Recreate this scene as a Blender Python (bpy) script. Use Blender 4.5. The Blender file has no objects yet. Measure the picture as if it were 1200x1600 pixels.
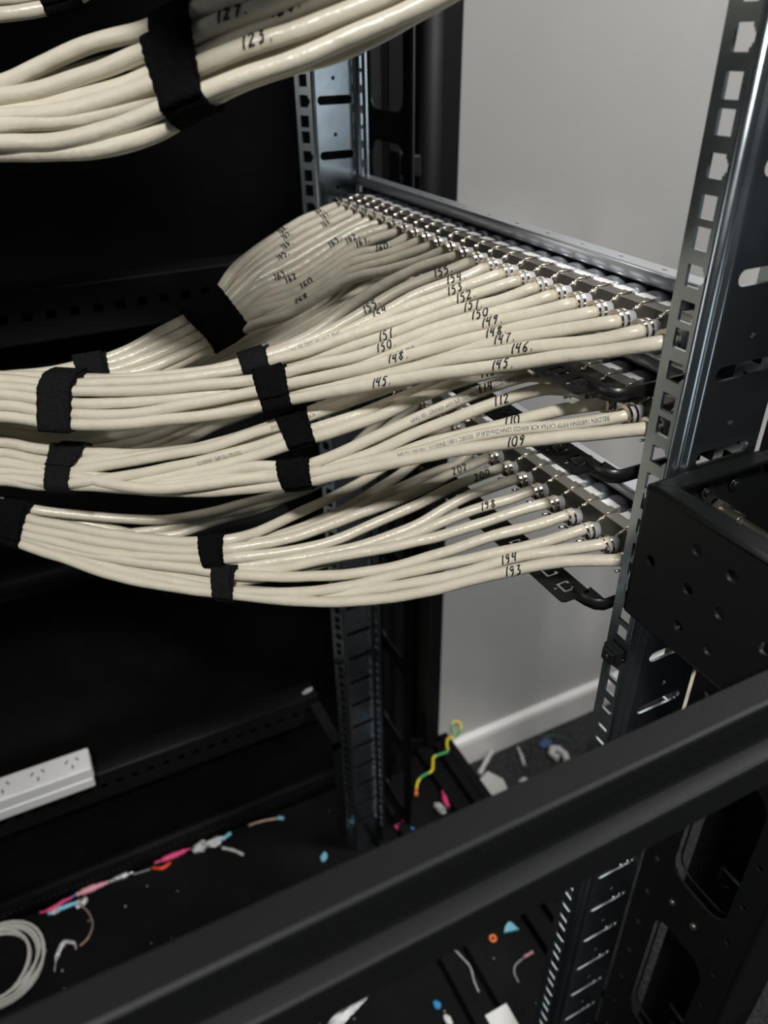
import bpy, bmesh, math, random
from mathutils import Vector, Matrix
from mathutils.geometry import delaunay_2d_cdt
random.seed(7)
SC = bpy.context.scene
COL = SC.collection

# ------------------------------------------------------------------ camera
M = [[0.897768, 0.24738, -0.364438, -0.2676], [-0.4402, 0.47506, -0.761933, -0.2403], [-0.015357, 0.844465, 0.535391, 0.0021]]
cam_d = bpy.data.cameras.new('camera'); cam = bpy.data.objects.new('camera', cam_d); COL.objects.link(cam)
cam.matrix_world = Matrix([M[0], M[1], M[2], [0, 0, 0, 1]])
cam_d.sensor_fit = 'VERTICAL'; cam_d.sensor_height = 24.0; cam_d.lens = 24.0 * 1170.8 / 1600.0
cam_d.clip_start = 0.01; cam_d.clip_end = 20
cam_d.dof.use_dof = True; cam_d.dof.focus_distance = 0.42; cam_d.dof.aperture_fstop = 5.6
SC.camera = cam

# ------------------------------------------------------------------ world, lights, exposure
SC.view_settings.view_transform = 'Standard'; SC.view_settings.look = 'None'
SC.view_settings.exposure = 0.0; SC.view_settings.gamma = 1.0; SC.view_settings.use_curve_mapping = False
w = bpy.data.worlds.new('world'); SC.world = w; w.use_nodes = True
w.node_tree.nodes['Background'].inputs[0].default_value = (0.78, 0.86, 1.0, 1)
w.node_tree.nodes['Background'].inputs[1].default_value = 0.018

def area(name, loc, target, sx, sy, power, col=(1, 1, 1)):
    d = bpy.data.lights.new(name, 'AREA'); d.shape = 'RECTANGLE'; d.size = sx; d.size_y = sy; d.energy = power; d.color = col
    o = bpy.data.objects.new(name, d); COL.objects.link(o); o.location = loc
    o.rotation_euler = (Vector(target) - Vector(loc)).to_track_quat('-Z', 'Y').to_euler()
    return o
area('aisle_ceiling_light', (-0.66, -0.96, 1.16), (-0.1, 0.1, -0.15), 0.17, 0.17, 30.0, (1.0, 0.98, 0.945))
area('room_ceiling_light', (1.25, -0.35, 1.3), (0.7, 0.6, -0.8), 0.6, 0.6, 36.0, (1.0, 0.985, 0.96))
area('rear_fill', (-1.45, 0.40, 0.25), (0.1, 0.35, -0.1), 0.5, 0.6, 2.2, (1.0, 0.98, 0.95))  # added fill brightening the far post's hole strip, no lamp known there
area('far_web_fill', (0.85, -1.7, 0.0), (0.1, 0.3, -0.1), 0.7, 0.7, 2.2, (0.85, 0.94, 1.0))  # made-up source, added so the far post's web has something bright to reflect

# ------------------------------------------------------------------ materials
def mat(name, col, rough=0.5, metal=0.0, noise=None, bump=None, coat=0.0, sheen=0.0, var=None, spec=None):
    m = bpy.data.materials.new(name); m.use_nodes = True
    nt = m.node_tree; b = nt.nodes['Principled BSDF']
    b.inputs['Base Color'].default_value = (*col, 1); b.inputs['Roughness'].default_value = rough
    b.inputs['Metallic'].default_value = metal
    if spec is not None: b.inputs['Specular IOR Level'].default_value = spec
    if coat: b.inputs['Coat Weight'].default_value = coat; b.inputs['Coat Roughness'].default_value = 0.25
    if sheen: b.inputs['Sheen Weight'].default_value = sheen
    tc = nt.nodes.new('ShaderNodeTexCoord')
    def noi(scale, detail=4):
        n = nt.nodes.new('ShaderNodeTexNoise'); n.inputs['Scale'].default_value = scale; n.inputs['Detail'].default_value = detail
        nt.links.new(tc.outputs['Object'], n.inputs['Vector']); return n
    if var:
        sc, c2, lo, hi = var
        n = noi(sc); r = nt.nodes.new('ShaderNodeValToRGB')
        r.color_ramp.elements[0].position = lo; r.color_ramp.elements[1].position = hi
        r.color_ramp.elements[0].color = (*col, 1); r.color_ramp.elements[1].color = (*c2, 1)
        nt.links.new(n.outputs['Fac'], r.inputs['Fac']); nt.links.new(r.outputs['Color'], b.inputs['Base Color'])
    if noise:
        sc, lo, hi = noise
        n = noi(sc); mr = nt.nodes.new('ShaderNodeMapRange'); mr.inputs['To Min'].default_value = lo; mr.inputs['To Max'].default_value = hi
        nt.links.new(n.outputs['Fac'], mr.inputs['Value']); nt.links.new(mr.outputs['Result'], b.inputs['Roughness'])
    if bump:
        sc, st, dist = bump
        n = noi(sc, 3); bp = nt.nodes.new('ShaderNodeBump'); bp.inputs['Strength'].default_value = st; bp.inputs['Distance'].default_value = dist
        nt.links.new(n.outputs['Fac'], bp.inputs['Height']); nt.links.new(bp.outputs['Normal'], b.inputs['Normal'])
    return m
JACKET = mat('cream_pvc_jacket', (0.63, 0.585, 0.47), 0.30, bump=(100, 0.7, 0.0014), var=(60, (0.68, 0.635, 0.52), 0.35, 0.7))
INK = mat('black_marker_ink', (0.012, 0.011, 0.016), 0.5)
PRINT = mat('blue_grey_print', (0.035, 0.05, 0.11), 0.6)
VELCRO = mat('black_hook_and_loop_fabric', (0.004, 0.004, 0.0045), 0.95, bump=(900, 1.0, 0.0012), spec=0.05, var=(1500, (0.012, 0.012, 0.013), 0.5, 0.75))
WEBBING = mat('charcoal_woven_fabric', (0.008, 0.008, 0.0085), 0.9, bump=(1400, 1.0, 0.0012), spec=0.1, var=(1800, (0.028, 0.028, 0.03), 0.5, 0.7))
ZINC = mat('zinc_plated_steel', (0.40, 0.45, 0.48), 0.22, 0.98, noise=(35, 0.14, 0.27), bump=(60, 0.08, 0.001))
BLACK = mat('black_powder_coat', (0.0050, 0.0055, 0.0060), 0.5, bump=(1500, 0.35, 0.0003), noise=(8, 0.46, 0.62), spec=0.3)
BLACKD = mat('dusty_black_sheet_steel', (0.0032, 0.0032, 0.0035), 0.6, bump=(700, 0.2, 0.0003), var=(7, (0.008, 0.008, 0.0085), 0.45, 0.75), spec=0.12)
GLOSSB = mat('satin_black_tray', (0.010, 0.010, 0.011), 0.33, bump=(1800, 0.2, 0.0002))
NICKEL = mat('dull_nickel_die_cast', (0.24, 0.225, 0.195), 0.34, 0.9, noise=(120, 0.28, 0.42))
CHROME = mat('bright_nickel', (0.80, 0.74, 0.66), 0.14, 1.0)
SILVER = mat('satin_silver_shield', (0.62, 0.64, 0.68), 0.36, 0.85)
WHITEP = mat('white_plastic', (0.80, 0.80, 0.80), 0.4)
GREYP = mat('milky_plastic', (0.40, 0.40, 0.41), 0.4)
WALLM = mat('grey_white_wall_paint', (0.56, 0.555, 0.54), 0.6, bump=(400, 0.1, 0.0005), var=(9, (0.59, 0.585, 0.57), 0.3, 0.8))
SKIRT = mat('white_skirting_paint', (0.74, 0.73, 0.71), 0.4)
CARPET = mat('charcoal_loop_carpet', (0.012, 0.012, 0.013), 0.95, bump=(260, 1.0, 0.006), var=(180, (0.055, 0.055, 0.058), 0.45, 0.75))
DARKHOLE = mat('dark_socket_plastic', (0.05, 0.05, 0.05), 0.6)
PINK = mat('pink_wire_insulation', (0.72, 0.06, 0.20), 0.4); RED = mat('red_wire_insulation', (0.75, 0.07, 0.02), 0.4)
BLUE = mat('blue_wire_insulation', (0.03, 0.28, 0.62), 0.4); CYAN = mat('pale_blue_plastic', (0.22, 0.55, 0.70), 0.4)
ORANGE = mat('orange_insulation', (0.75, 0.20, 0.05), 0.4); YELLOW = mat('yellow_insulation', (0.70, 0.55, 0.02), 0.4)
GREEN = mat('green_insulation', (0.06, 0.35, 0.10), 0.4); FOIL = mat('crumpled_foil', (0.78, 0.78, 0.80), 0.25, 0.85, bump=(300, 1, 0.003))
COPPER = mat('dull_copper_braid', (0.50, 0.33, 0.27), 0.4, 0.5); LEADG = mat('grey_lead_jacket', (0.52, 0.51, 0.47), 0.4)
DULLBLUE = mat('dull_blue_plastic', (0.03, 0.07, 0.16), 0.6); TEAL = mat('dark_green_insulation', (0.02, 0.07, 0.05), 0.5)
PALEPINK = mat('pale_pink_insulation', (0.72, 0.32, 0.38), 0.4); DIRTYW = mat('dusty_white_scrap', (0.45, 0.45, 0.44), 0.7)

# ------------------------------------------------------------------ helpers
class MB:
    def __init__(s): s.bm = bmesh.new(); s.mi = 0
    def faces(s, fs):
        for f in fs: f.material_index = s.mi
    def box(s, x0, x1, y0, y1, z0, z1, bev=0.0):
        t = bmesh.new(); bmesh.ops.create_cube(t, size=1.0)
        for v in t.verts: v.co = Vector(((x0+x1)/2 + v.co.x*abs(x1-x0), (y0+y1)/2 + v.co.y*abs(y1-y0), (z0+z1)/2 + v.co.z*abs(z1-z0)))
        if bev: bmesh.ops.bevel(t, geom=t.edges[:], offset=bev, segments=3, profile=0.6, affect='EDGES')
        s.add(t)
    def add(s, t, mtx=None, smooth=False):
        if mtx: bmesh.ops.transform(t, matrix=mtx, verts=t.verts)
        for f in t.faces:
            f.material_index = s.mi
            if smooth: f.smooth = True
        me = bpy.data.meshes.new('tmp'); t.to_mesh(me); t.free(); s.bm.from_mesh(me); bpy.data.meshes.remove(me)
    def prism(s, prof, a, b, axis='Z', closed=True, smooth=False):
        """prof: 2D points; extruded from a to b along axis. Z: (x,y) Y: (x,z) X: (y,z)"""
        def p(q, t):
            return {'Z': (q[0], q[1], t), 'Y': (q[0], t, q[1]), 'X': (t, q[0], q[1])}[axis]
        A = [s.bm.verts.new(p(q, a)) for q in prof]; B = [s.bm.verts.new(p(q, b)) for q in prof]
        n = len(prof); fs = []
        for i in range(n if closed else n-1):
            j = (i+1) % n; fs.append(s.bm.faces.new((A[i], A[j], B[j], B[i])))
        if closed: fs.append(s.bm.faces.new(A[::-1])); fs.append(s.bm.faces.new(B))
        for k, f in enumerate(fs):
            f.material_index = s.mi
            if smooth and k < n: f.smooth = True
    def strip(s, pts, th, a, b, axis='Z', smooth=True):
        """open 2D polyline thickened by th, extruded"""
        P = [Vector(q) for q in pts]; N = []
        for i in range(len(P)):
            d = (P[min(i+1, len(P)-1)] - P[max(i-1, 0)]).normalized(); N.append(Vector((-d.y, d.x)))
        prof = [(P[i] + N[i]*th/2)[:] for i in range(len(P))] + [(P[i] - N[i]*th/2)[:] for i in range(len(P)-1, -1, -1)]
        s.prism(prof, a, b, axis, True, smooth)
    def tube(s, pts, r, n=10, cap=True, smooth=True, closed=False):
        P = [Vector(p) for p in pts]; m = len(P); rr = r if isinstance(r, (list, tuple)) else [r]*m
        ref = None; rings = []
        for i in range(m):
            if closed: d = (P[(i+1) % m] - P[i-1]).normalized()
            else: d = (P[min(i+1, m-1)] - P[max(i-1, 0)]).normalized()
            if ref is None:
                ref = Vector((0, 0, 1)) if abs(d.z) < 0.9 else Vector((1, 0, 0))
            u = (ref - d*ref.dot(d)).normalized(); ref = u; v = d.cross(u)
            rings.append([s.bm.verts.new(P[i] + (u*math.cos(2*math.pi*k/n) + v*math.sin(2*math.pi*k/n))*rr[i]) for k in range(n)])
        for i in range(m if closed else m-1):
            A = rings[i]; B = rings[(i+1) % m]
            for k in range(n):
                f = s.bm.faces.new((A[k], A[(k+1) % n], B[(k+1) % n], B[k])); f.smooth = smooth; f.material_index = s.mi
        if cap and not closed:
            f = s.bm.faces.new(rings[0][::-1]); f.material_index = s.mi
            f = s.bm.faces.new(rings[-1]); f.material_index = s.mi
    def plate(s, outer, holes, th, org, ua, ub):
        """flat sheet with holes: 2D coords (a,b) -> org + a*ua + b*ub, thickness th along ua x ub (centred)"""
        loops = [outer] + holes; pts = []; edges = []
        for lp in loops:
            b = len(pts); pts += [Vector((q[0], q[1])) for q in lp]; edges += [(b+i, b+(i+1) % len(lp)) for i in range(len(lp))]
        vs, es, fs, _, oe, _ = delaunay_2d_cdt(pts, edges, [], 0, 1e-7)
        bb = [(min(q[0] for q in lp), max(q[0] for q in lp), min(q[1] for q in lp), max(q[1] for q in lp)) for lp in loops]
        def inside(x, y):
            c = False
            for lp, (a0, a1, b0, b1) in zip(loops, bb):
                if not (a0 <= x <= a1 and b0 <= y <= b1): continue
                n = len(lp)
                for i in range(n):
                    p, q = lp[i], lp[i-1]
                    if (p[1] > y) != (q[1] > y) and x < (q[0]-p[0])*(y-p[1])/(q[1]-p[1]) + p[0]: c = not c
            return c
        ua = Vector(ua); ub = Vector(ub); uc = ua.cross(ub); og = Vector(org)
        A = [s.bm.verts.new(og + ua*v.x + ub*v.y + uc*th/2) for v in vs]; B = [s.bm.verts.new(og + ua*v.x + ub*v.y - uc*th/2) for v in vs]
        cnt = {}
        for f in fs:
            x = sum(vs[i].x for i in f)/len(f); y = sum(vs[i].y for i in f)/len(f)
            if not inside(x, y): continue
            s.bm.faces.new([A[i] for i in f]).material_index = s.mi; s.bm.faces.new([B[i] for i in reversed(f)]).material_index = s.mi
            for k in range(len(f)):
                e = (f[k], f[(k+1) % len(f)])
                if (e[1], e[0]) in cnt: del cnt[(e[1], e[0])]
                else: cnt[e] = 1
        for a, b in cnt: s.bm.faces.new((A[b], A[a], B[a], B[b])).material_index = s.mi
        for v in A + B:
            if not v.link_faces: s.bm.verts.remove(v)
    def build(s, name, mats, parent=None, loc=None):
        me = bpy.data.meshes.new(name); s.bm.normal_update(); s.bm.to_mesh(me); s.bm.free()
        for m in (mats if isinstance(mats, (list, tuple)) else [mats]): me.materials.append(m)
        o = bpy.data.objects.new(name, me); COL.objects.link(o)
        if parent: o.parent = parent
        if loc: o.location = loc
        return o
def tag(o, label=None, cat=None, group=None, kind=None):
    if label: o['label'] = label
    if cat: o['category'] = cat
    if group: o['group'] = group
    if kind: o['kind'] = kind
    return o
def empty(name, loc=(0, 0, 0)):
    o = bpy.data.objects.new(name, None); COL.objects.link(o); o.location = loc; o.empty_display_size = 0.02; return o
def rect(a0, a1, b0, b1): return [(a0, b0), (a1, b0), (a1, b1), (a0, b1)]
def rrect(a0, a1, b0, b1, r, n=5):
    out = []
    for cx, cy, s in ((a1-r, b1-r, 0), (a0+r, b1-r, 1), (a0+r, b0+r, 2), (a1-r, b0+r, 3)):
        for k in range(n+1):
            t = math.pi/2*(s + k/n); out.append((cx + r*math.cos(t), cy + r*math.sin(t)))
    return out
def circ(a, b, r, n=14): return [(a + r*math.cos(2*math.pi*k/n), b + r*math.sin(2*math.pi*k/n)) for k in range(n)]
def localise(o, parent):
    """parent's own location is taken off the child's mesh, so meshes may be written in world coordinates"""
    o.data.transform(Matrix.Translation(-Vector(parent.location)))

U = 0.04445

# ------------------------------------------------------------------ setting
m = MB(); m.box(-2.5, 3.0, -2.5, 0.70, -1.30, -1.265); tag(m.build('floor', CARPET), kind='structure')
m = MB(); m.box(-2.5, 3.0, 0.627, 0.68, -1.265, 1.6); tag(m.build('wall_far', WALLM), kind='structure')
m = MB(); m.prism([(0.627, -1.265), (0.612, -1.265), (0.612, -1.203), (0.6145, -1.194), (0.620, -1.190), (0.627, -1.189)], -2.5, 3.0, 'X')
tag(m.build('baseboard_far', SKIRT), kind='structure')

# ------------------------------------------------------------------ rack frame
rack = empty('server_rack', (0, 0.23, -1.265))
tag(rack, 'open black steel equipment rack with galvanised mounting posts in front of the white wall', 'server rack')
def rp(mb, name, mats, label=None):
    o = mb.build(name, mats, rack); localise(o, rack)
    if label: o['label'] = label
    return o
def square_hole(c, z, h=0.0095, w_=0.0084, notch=None):
    a0, a1 = c - w_/2, c + w_/2; b0, b1 = z - h/2, z + h/2
    if notch is None: return rect(a0, a1, b0, b1)
    s = notch; e = a1 if s > 0 else a0; q = a0 if s > 0 else a1
    return [(q, b0), (e, b0), (e, z-0.0033), (e + s*0.0008, z-0.0030), (e + s*0.0011, z-0.0018), (e + s*0.0024, z-0.0014),
            (e + s*0.0024, z+0.0014), (e + s*0.0011, z+0.0018), (e + s*0.0008, z+0.0030), (e, z+0.0033), (e, b1), (q, b1)]
ZT, ZB = 0.42, -1.13
ks = [k for k in range(-9, 26) if -k*U < ZT-0.02 and -k*U > ZB+0.02]
# near post -------------------------------------------------------
m = MB()
holes = []
for k in ks:
    z = -k*U
    holes.append(square_hole(-0.0002, z, notch=-1)); holes.append(square_hole(-0.0002, z+0.015875)); holes.append(square_hole(-0.0002, z-0.015875))
m.plate(rect(-0.0068, 0.0095, ZB, ZT), holes, 0.0018, (0.0009, 0, 0), (0, 1, 0), (0, 0, 1))
m.strip([(0.0009, -0.0062), (0.0010, -0.0080), (0.0020, -0.0098), (0.0038, -0.0106), (0.0052, -0.0098), (0.0064, -0.0100), (0.0078, -0.0116), (0.0100, -0.0120)], 0.0017, ZB, ZT)
holes = []
for k in ks:
    z = -k*U
    holes.append(rrect(0.0135, 0.0490, z-0.0037, z+0.0037, 0.0036)); holes.append(circ(0.0315, z-0.62*U, 0.0017))
m.plate(rect(0.0095, 0.0555, ZB, ZT), holes, 0.0017, (0, -0.0120, 0), (1, 0, 0), (0, 0, 1))
holes = []
for k in ks:
    for d in (-0.015875, 0, 0.015875): holes.append(square_hole(-0.0002, -k*U+d))
m.plate(rect(-0.0120, 0.0095, ZB, ZT), holes, 0.0018, (0.0548, 0, 0), (0, 1, 0), (0, 0, 1))
near_post = rp(m, 'mounting_post', ZINC, 'nearer galvanised mounting post with square punched holes')
# far post --------------------------------------------------------
m = MB()
A = Vector((-0.0055, 0.4722, 0)); B = Vector((0.0040, 0.4560, 0)); ab = (A-B); L = ab.length; ua = ab.normalized()
holes = []
for k in ks:
    z = -k*U
    holes.append(square_hole(0.0098, z, notch=-1, w_=0.0094)); holes.append(square_hole(0.0098, z+0.015875, w_=0.0094)); holes.append(square_hole(0.0098, z-0.015875, w_=0.0094))
m.plate(rect(0.001, L, ZB, ZT), holes, 0.0018, tuple(B), tuple(ua), (0, 0, 1))
m.strip([(B + ua*0.0015).xy[:], B.xy[:], (0.0056, 0.4580), (0.0075, 0.4600)], 0.0018, ZB, ZT)
Wd = Vector((0.0445-0.0070, 0.4620-0.4600, 0)); WL = Wd.length; wu = Wd.normalized()
holes = []
for k in ks:
    z = -k*U
    holes.append(rrect(0.0022, WL-0.0015, z-0.0036, z+0.0036, 0.0035)); holes.append(circ(0.0185, z-0.62*U, 0.0017))
m.plate(rect(0, WL, ZB, ZT), holes, 0.0018, (0.0070, 0.4600, 0), tuple(wu), (0, 0, 1))
m.strip([(0.0440, 0.4620), (0.0470, 0.4622), (0.0490, 0.4612), (0.0500, 0.4595), (0.0500, 0.4580)], 0.0018, ZB, ZT)
holes = []
for k in ks:
    z = -k*U
    for d in (-0.015875, 0, 0.015875): holes.append(square_hole(0.4515, z+d, w_=0.0074))
m.plate(rect(0.4440, 0.4585, ZB, ZT), holes, 0.0018, (0.0500, 0, 0), (0, 1, 0), (0, 0, 1))
far_post = rp(m, 'mounting_post', ZINC, 'farther galvanised mounting post with slotted web')
# cage nuts -------------------------------------------------------
def cage_nut(parent, x, y, z, s=1.0):
    m = MB(); m.box(x-0.006*s, x-0.0008, y-0.0062*s, y+0.0062*s, z-0.0058*s, z+0.0058*s, 0.0012)
    m.box(x-0.0085*s, x-0.005*s, y-0.0045*s, y+0.0045*s, z-0.0045*s, z+0.0045*s, 0.0014)
    m.box(x-0.002, x+0.003, y-0.0038, y+0.0038, z-0.0042, z+0.0042)
    m.tube([(x-0.0098*s, y, z), (x-0.008*s, y, z)], 0.0026*s, 10)
    o = m.build('cage_nut', GLOSSB, parent); localise(o, rack); return o
cage_nut(near_post, 0.0, -0.0002, -7*U+0.0158*0.5-0.007, 1.0)
for kk in (16,): cage_nut(far_post, 0.0, 0.4640, -kk*U, 0.8)
cage_nut(far_post, 0.046, 0.455, -16*U, 0.6)
# corner bracket (box) -------------------------------------------
m = MB()
hl = [circ(y, z, 0.0031) for y, z in [(-0.0272, -0.2192), (-0.0516, -0.1972), (-0.0717, -0.1982), (-0.0518, -0.2196), (-0.0712, -0.2199), (-0.0517, -0.2422), (-0.0710, -0.2421), (-0.0959, -0.2208)]]
m.plate(rect(-0.118, -0.0175, -0.2565, -0.1835), hl, 0.0018, (-0.0191, 0, 0), (0, 1, 0), (0, 0, 1))
m.strip([(-0.0191, -0.0176), (-0.0188, -0.0163), (-0.0176, -0.0157), (-0.0160, -0.0156)], 0.0018, -0.2565, -0.1835)
m.plate(rect(-0.0165, 0.0535, -0.2565, -0.1835), [circ(0.012, -0.205, 0.0025), circ(0.03, -0.205, 0.0025)], 0.0018, (0, -0.0156, 0), (1, 0, 0), (0, 0, 1))
for zz, s in ((-0.1835, 1), (-0.2565, -1)):
    z1 = zz + s*0.0021
    m.strip([(-0.0191, zz), (-0.0190, zz+s*0.0012), (-0.0182, zz+s*0.0020), (-0.0170, z1)], 0.0018, -0.118, -0.0185, 'Y')
    m.plate([(-0.0172, -0.118), (-0.0095, -0.118), (-0.0095, -0.0262), (-0.0176, -0.0178)], [], 0.0018, (0, 0, z1), (1, 0, 0), (0, 1, 0))
    m.strip([(-0.0156, zz), (-0.0157, zz+s*0.0012), (-0.0165, zz+s*0.0020), (-0.0178, z1)], 0.0018, -0.0185, 0.0535, 'X')
    m.plate([(-0.0174, -0.0174), (0.0535, -0.0174), (0.0535, -0.0258), (-0.0091, -0.0258)], [], 0.0018, (0, 0, z1), (1, 0, 0), (0, 1, 0))
bracket = rp(m, 'corner_bracket', BLACK, 'black boxed bracket with round holes joining post and beam')
m = MB()
for x, z in ((0.0205, -0.1955), (0.0405, -0.1960)):
    m.tube([(x, -0.0165, z), (x, -0.0185, z)], 0.0036, 12); m.tube([(x, -0.0185, z), (x, -0.0196, z)], [0.0028, 0.0016], 12)
o = m.build('screw_head', GLOSSB, bracket); localise(o, rack)
for x, z, L_ in ((0.0330, -0.2090, 0.012), (0.0480, -0.2200, 0.022)):
    m = MB(); m.tube([(x, -0.0165, z), (x, -0.0205, z)], 0.0052, 6, smooth=False)
    pts = []; rs = []
    for i in range(int(L_/0.00045)):
        pts.append((x, -0.0205-i*0.00045, z)); rs.append(0.0026 if i % 2 else 0.0031)
    m.tube(pts, rs, 12); o = m.build('bolt', NICKEL, bracket); localise(o, rack)
# continuing bracket beyond the gap
m = MB(); m.box(0.0538, 0.13, -0.0165, -0.0148, -0.2565, -0.1835); m.box(0.0562, 0.13, -0.0258, -0.0165, -0.1835, -0.1818)
rp(m, 'bracket_end', BLACK)
# near side beam ---------------------------------------------------
m = MB()
prof = [(-0.1180, -0.2000), (-0.1285, -0.2000), (-0.1298, -0.2006), (-0.1302, -0.2018), (-0.1302, -0.2075), (-0.1296, -0.2086), (-0.1250, -0.2110), (-0.1246, -0.2300),
        (-0.1252, -0.2318), (-0.1305, -0.2328), (-0.1316, -0.2334), (-0.1320, -0.2348), (-0.1320, -0.2505), (-0.1314, -0.2516), (-0.1300, -0.2518), (-0.1180, -0.2440)]
m.prism(prof, -0.75, 0.55, 'X', smooth=False)
rp(m, 'side_beam', BLACK, 'black folded side beam crossing closest to the camera')
# near corner column -----------------------------------------------
m = MB()
cut = []
z = 0.30
zs = [(-0.585, -0.435), (-0.812, -0.650), (-1.03, -0.875), (-0.375, -0.23), (-0.175, -0.03), (0.025, 0.17)]
for a, b in zs: cut.append(rrect(-0.0665, -0.0120, a, b, 0.016, 6))
hh = []
zc = 0.38
while zc > -1.12:
    hh.append(circ(0.0025, zc, 0.0032)); hh.append(circ(-0.0745, zc+0.046, 0.0032)) if zc+0.046 < 0.40 else None
    zc -= 0.0485
m.plate(rect(-0.0880, 0.0144, -1.14, 0.42), cut + hh, 0.0022, (0.1, 0, 0), (0, 1, 0), (0, 0, 1))
for a, b in zs:                                            # folded rims inside the cut-outs
    rr = rrect(-0.0665, -0.0120, a, b, 0.016, 6)
    m.tube([(0.108, q[0], q[1]) for q in rr], 0.0009, 6, closed=True)
m.strip([(0.1, -0.0870), (0.1015, -0.0895), (0.104, -0.0900), (0.150, -0.0900), (0.158, -0.083)], 0.0022, -1.14, 0.42)
m.strip([(0.1, 0.0140), (0.102, 0.0160), (0.112, 0.0162)], 0.002, -1.14, 0.42)
m.box(0.150, 0.152, -0.0900, 0.0040, -1.14, 0.42)
colm = rp(m, 'corner_column', BLACK, 'nearer black corner column with large rounded cut-outs')
m = MB()
for y, z in ((-0.0225, -0.6160), (-0.0458, -0.6150)):
    m.tube([(0.099, y, z), (0.0965, y, z)], [0.0036, 0.0026], 12); m.tube([(0.0965, y, z), (0.0960, y, z)], 0.0012, 6)
o = m.build('screw_head', NICKEL, colm); localise(o, rack)
for z in (-0.60, -0.83):
    m = MB(); m.box(0.135, 0.150, -0.060, -0.030, z, z+0.020, 0.004); m.tube([(0.134, -0.045, z+0.01), (0.128, -0.045, z+0.01)], 0.004, 10)
    o = m.build('latch', GLOSSB, colm); localise(o, rack)
# far corner column ------------------------------------------------
m = MB()
cut = [rrect(0.4690, 0.5400, a, b, 0.012, 5) for a, b in ((-0.0585, 0.16), (-0.235, -0.0865), (-0.41, -0.262), (-0.585, -0.437), (-0.76, -0.612), (-0.935, -0.787), (-1.10, -0.962), (0.187, 0.36))]
m.plate(rect(0.4537, 0.5528, -1.14, 0.42), cut, 0.0022, (0.1, 0, 0), (0, 1, 0), (0, 0, 1))
m.strip([(0.1, 0.4545), (0.1008, 0.4532), (0.1030, 0.4530)], 0.002, -1.14, 0.42)
m.box(0.130, 0.160, 0.560, 0.563, -1.14, 0.42)
m.strip([(0.1, 0.5520), (0.102, 0.5540), (0.118, 0.5560)], 0.002, -1.14, 0.42)
m.strip([(0.182, 0.5960), (0.188, 0.5880), (0.2080, 0.5880), (0.214, 0.5960)], 0.002, -1.14, 0.42)
m.box(0.205, 0.2400, 0.598, 0.602, -1.20, 0.42)
rp(m, 'corner_column', BLACK, 'farther black corner column with large rounded cut-outs')
m = MB(); m.box(0.112, 0.128, 0.485, 0.53, -0.118, -0.098, 0.003); m.box(0.108, 0.120, 0.495, 0.52, -0.125, -0.095, 0.003)
rp(m, 'frame_joint', GLOSSB)
# side panel, rails, base ------------------------------------------
m = MB(); m.box(-0.78, 0.236, 0.603, 0.606, -1.22, 0.42); rp(m, 'side_panel', BLACKD)
def rail(x0, x1, ztop, h, name='side_rail', slots=True, yf=0.562, lab=None):
    m = MB(); hs = []
    x = x0 + 0.01
    while slots and x < x1-0.012:
        hs.append(rect(x, x+0.0095, ztop-h*0.5-0.0045, ztop-h*0.5+0.0045)); x += 0.0222
    m.plate(rect(x0, x1, ztop-h, ztop-0.002), hs, 0.0018, (0, yf, 0), (1, 0, 0), (0, 0, 1))
    m.strip([(yf, ztop-0.0022), (yf+0.0008, ztop-0.0006), (yf+0.0025, ztop), (yf+0.036, ztop)], 0.0018, x0, x1, 'X')
    m.strip([(yf, ztop-h), (yf+0.001, ztop-h-0.001), (yf+0.010, ztop-h-0.0012)], 0.0018, x0, x1, 'X')
    return rp(m, name, BLACK, lab)
rail(-0.77, -0.004, -0.866, 0.050, lab='lower slotted far side rail carrying the power strip')
rail(-0.77, 0.10, -0.199, 0.050, lab='upper slotted far side rail')
m = MB(); m.strip([(0.596, -0.523), (0.575, -0.523), (0.570, -0.527), (0.570, -0.545), (0.574, -0.549)], 0.0018, -0.77, -0.02, 'X'); rp(m, 'side_rail', BLACK, 'plain middle far side rail')
m = MB(); m.box(-0.018, -0.002, 0.470, 0.594, -0.890, -0.880); m.box(-0.018, -0.002, 0.470, 0.474, -1.10, -0.880)
rp(m, 'cross_brace', BLACK)
m = MB(); m.box(-0.78, 0.236, -0.10, 0.584, -1.134, -1.130)
m.strip([(0.584, -1.132), (0.586, -1.118), (0.586, -1.094), (0.590, -1.091), (0.602, -1.091)], 0.0018, -0.78, 0.20, 'X')
rp(m, 'base_plate', BLACKD)
m = MB(); x = -0.77
while x < 0.18:
    m.box(x, x+0.004, 0.5835, 0.5850, -1.112, -1.106); x += 0.008
rp(m, 'vent_strip', BLACK)
for x0, x1 in ((0.040, 0.056), (0.082, 0.100), (0.186, 0.203), (0.222, 0.238)):
    m = MB(); m.prism([(x0-0.004, -1.130), (x0, -1.119), (x1, -1.119), (x1+0.004, -1.130)], -0.10, 0.584, 'Y'); rp(m, 'base_rib', BLACKD)
m = MB(); m.box(0.2405, 0.258, -0.10, 0.600, -1.20, -1.122, 0.002); rp(m, 'base_end_member', BLACKD)
for x, y in ((0.22, -0.05), (0.22, 0.55), (-0.72, -0.05), (-0.72, 0.55)):
    m = MB(); m.tube([(x, y, -1.265), (x, y, -1.258), (x, y, -1.134)], [0.03, 0.012, 0.012], 14); rp(m, 'levelling_foot', BLACK)
m = MB(); m.box(-0.78, 0.25, -0.13, 0.602, 0.42, 0.432); rp(m, 'top_light_blocker', BLACK)  # unseen plate added to keep overhead light off the far side
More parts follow.
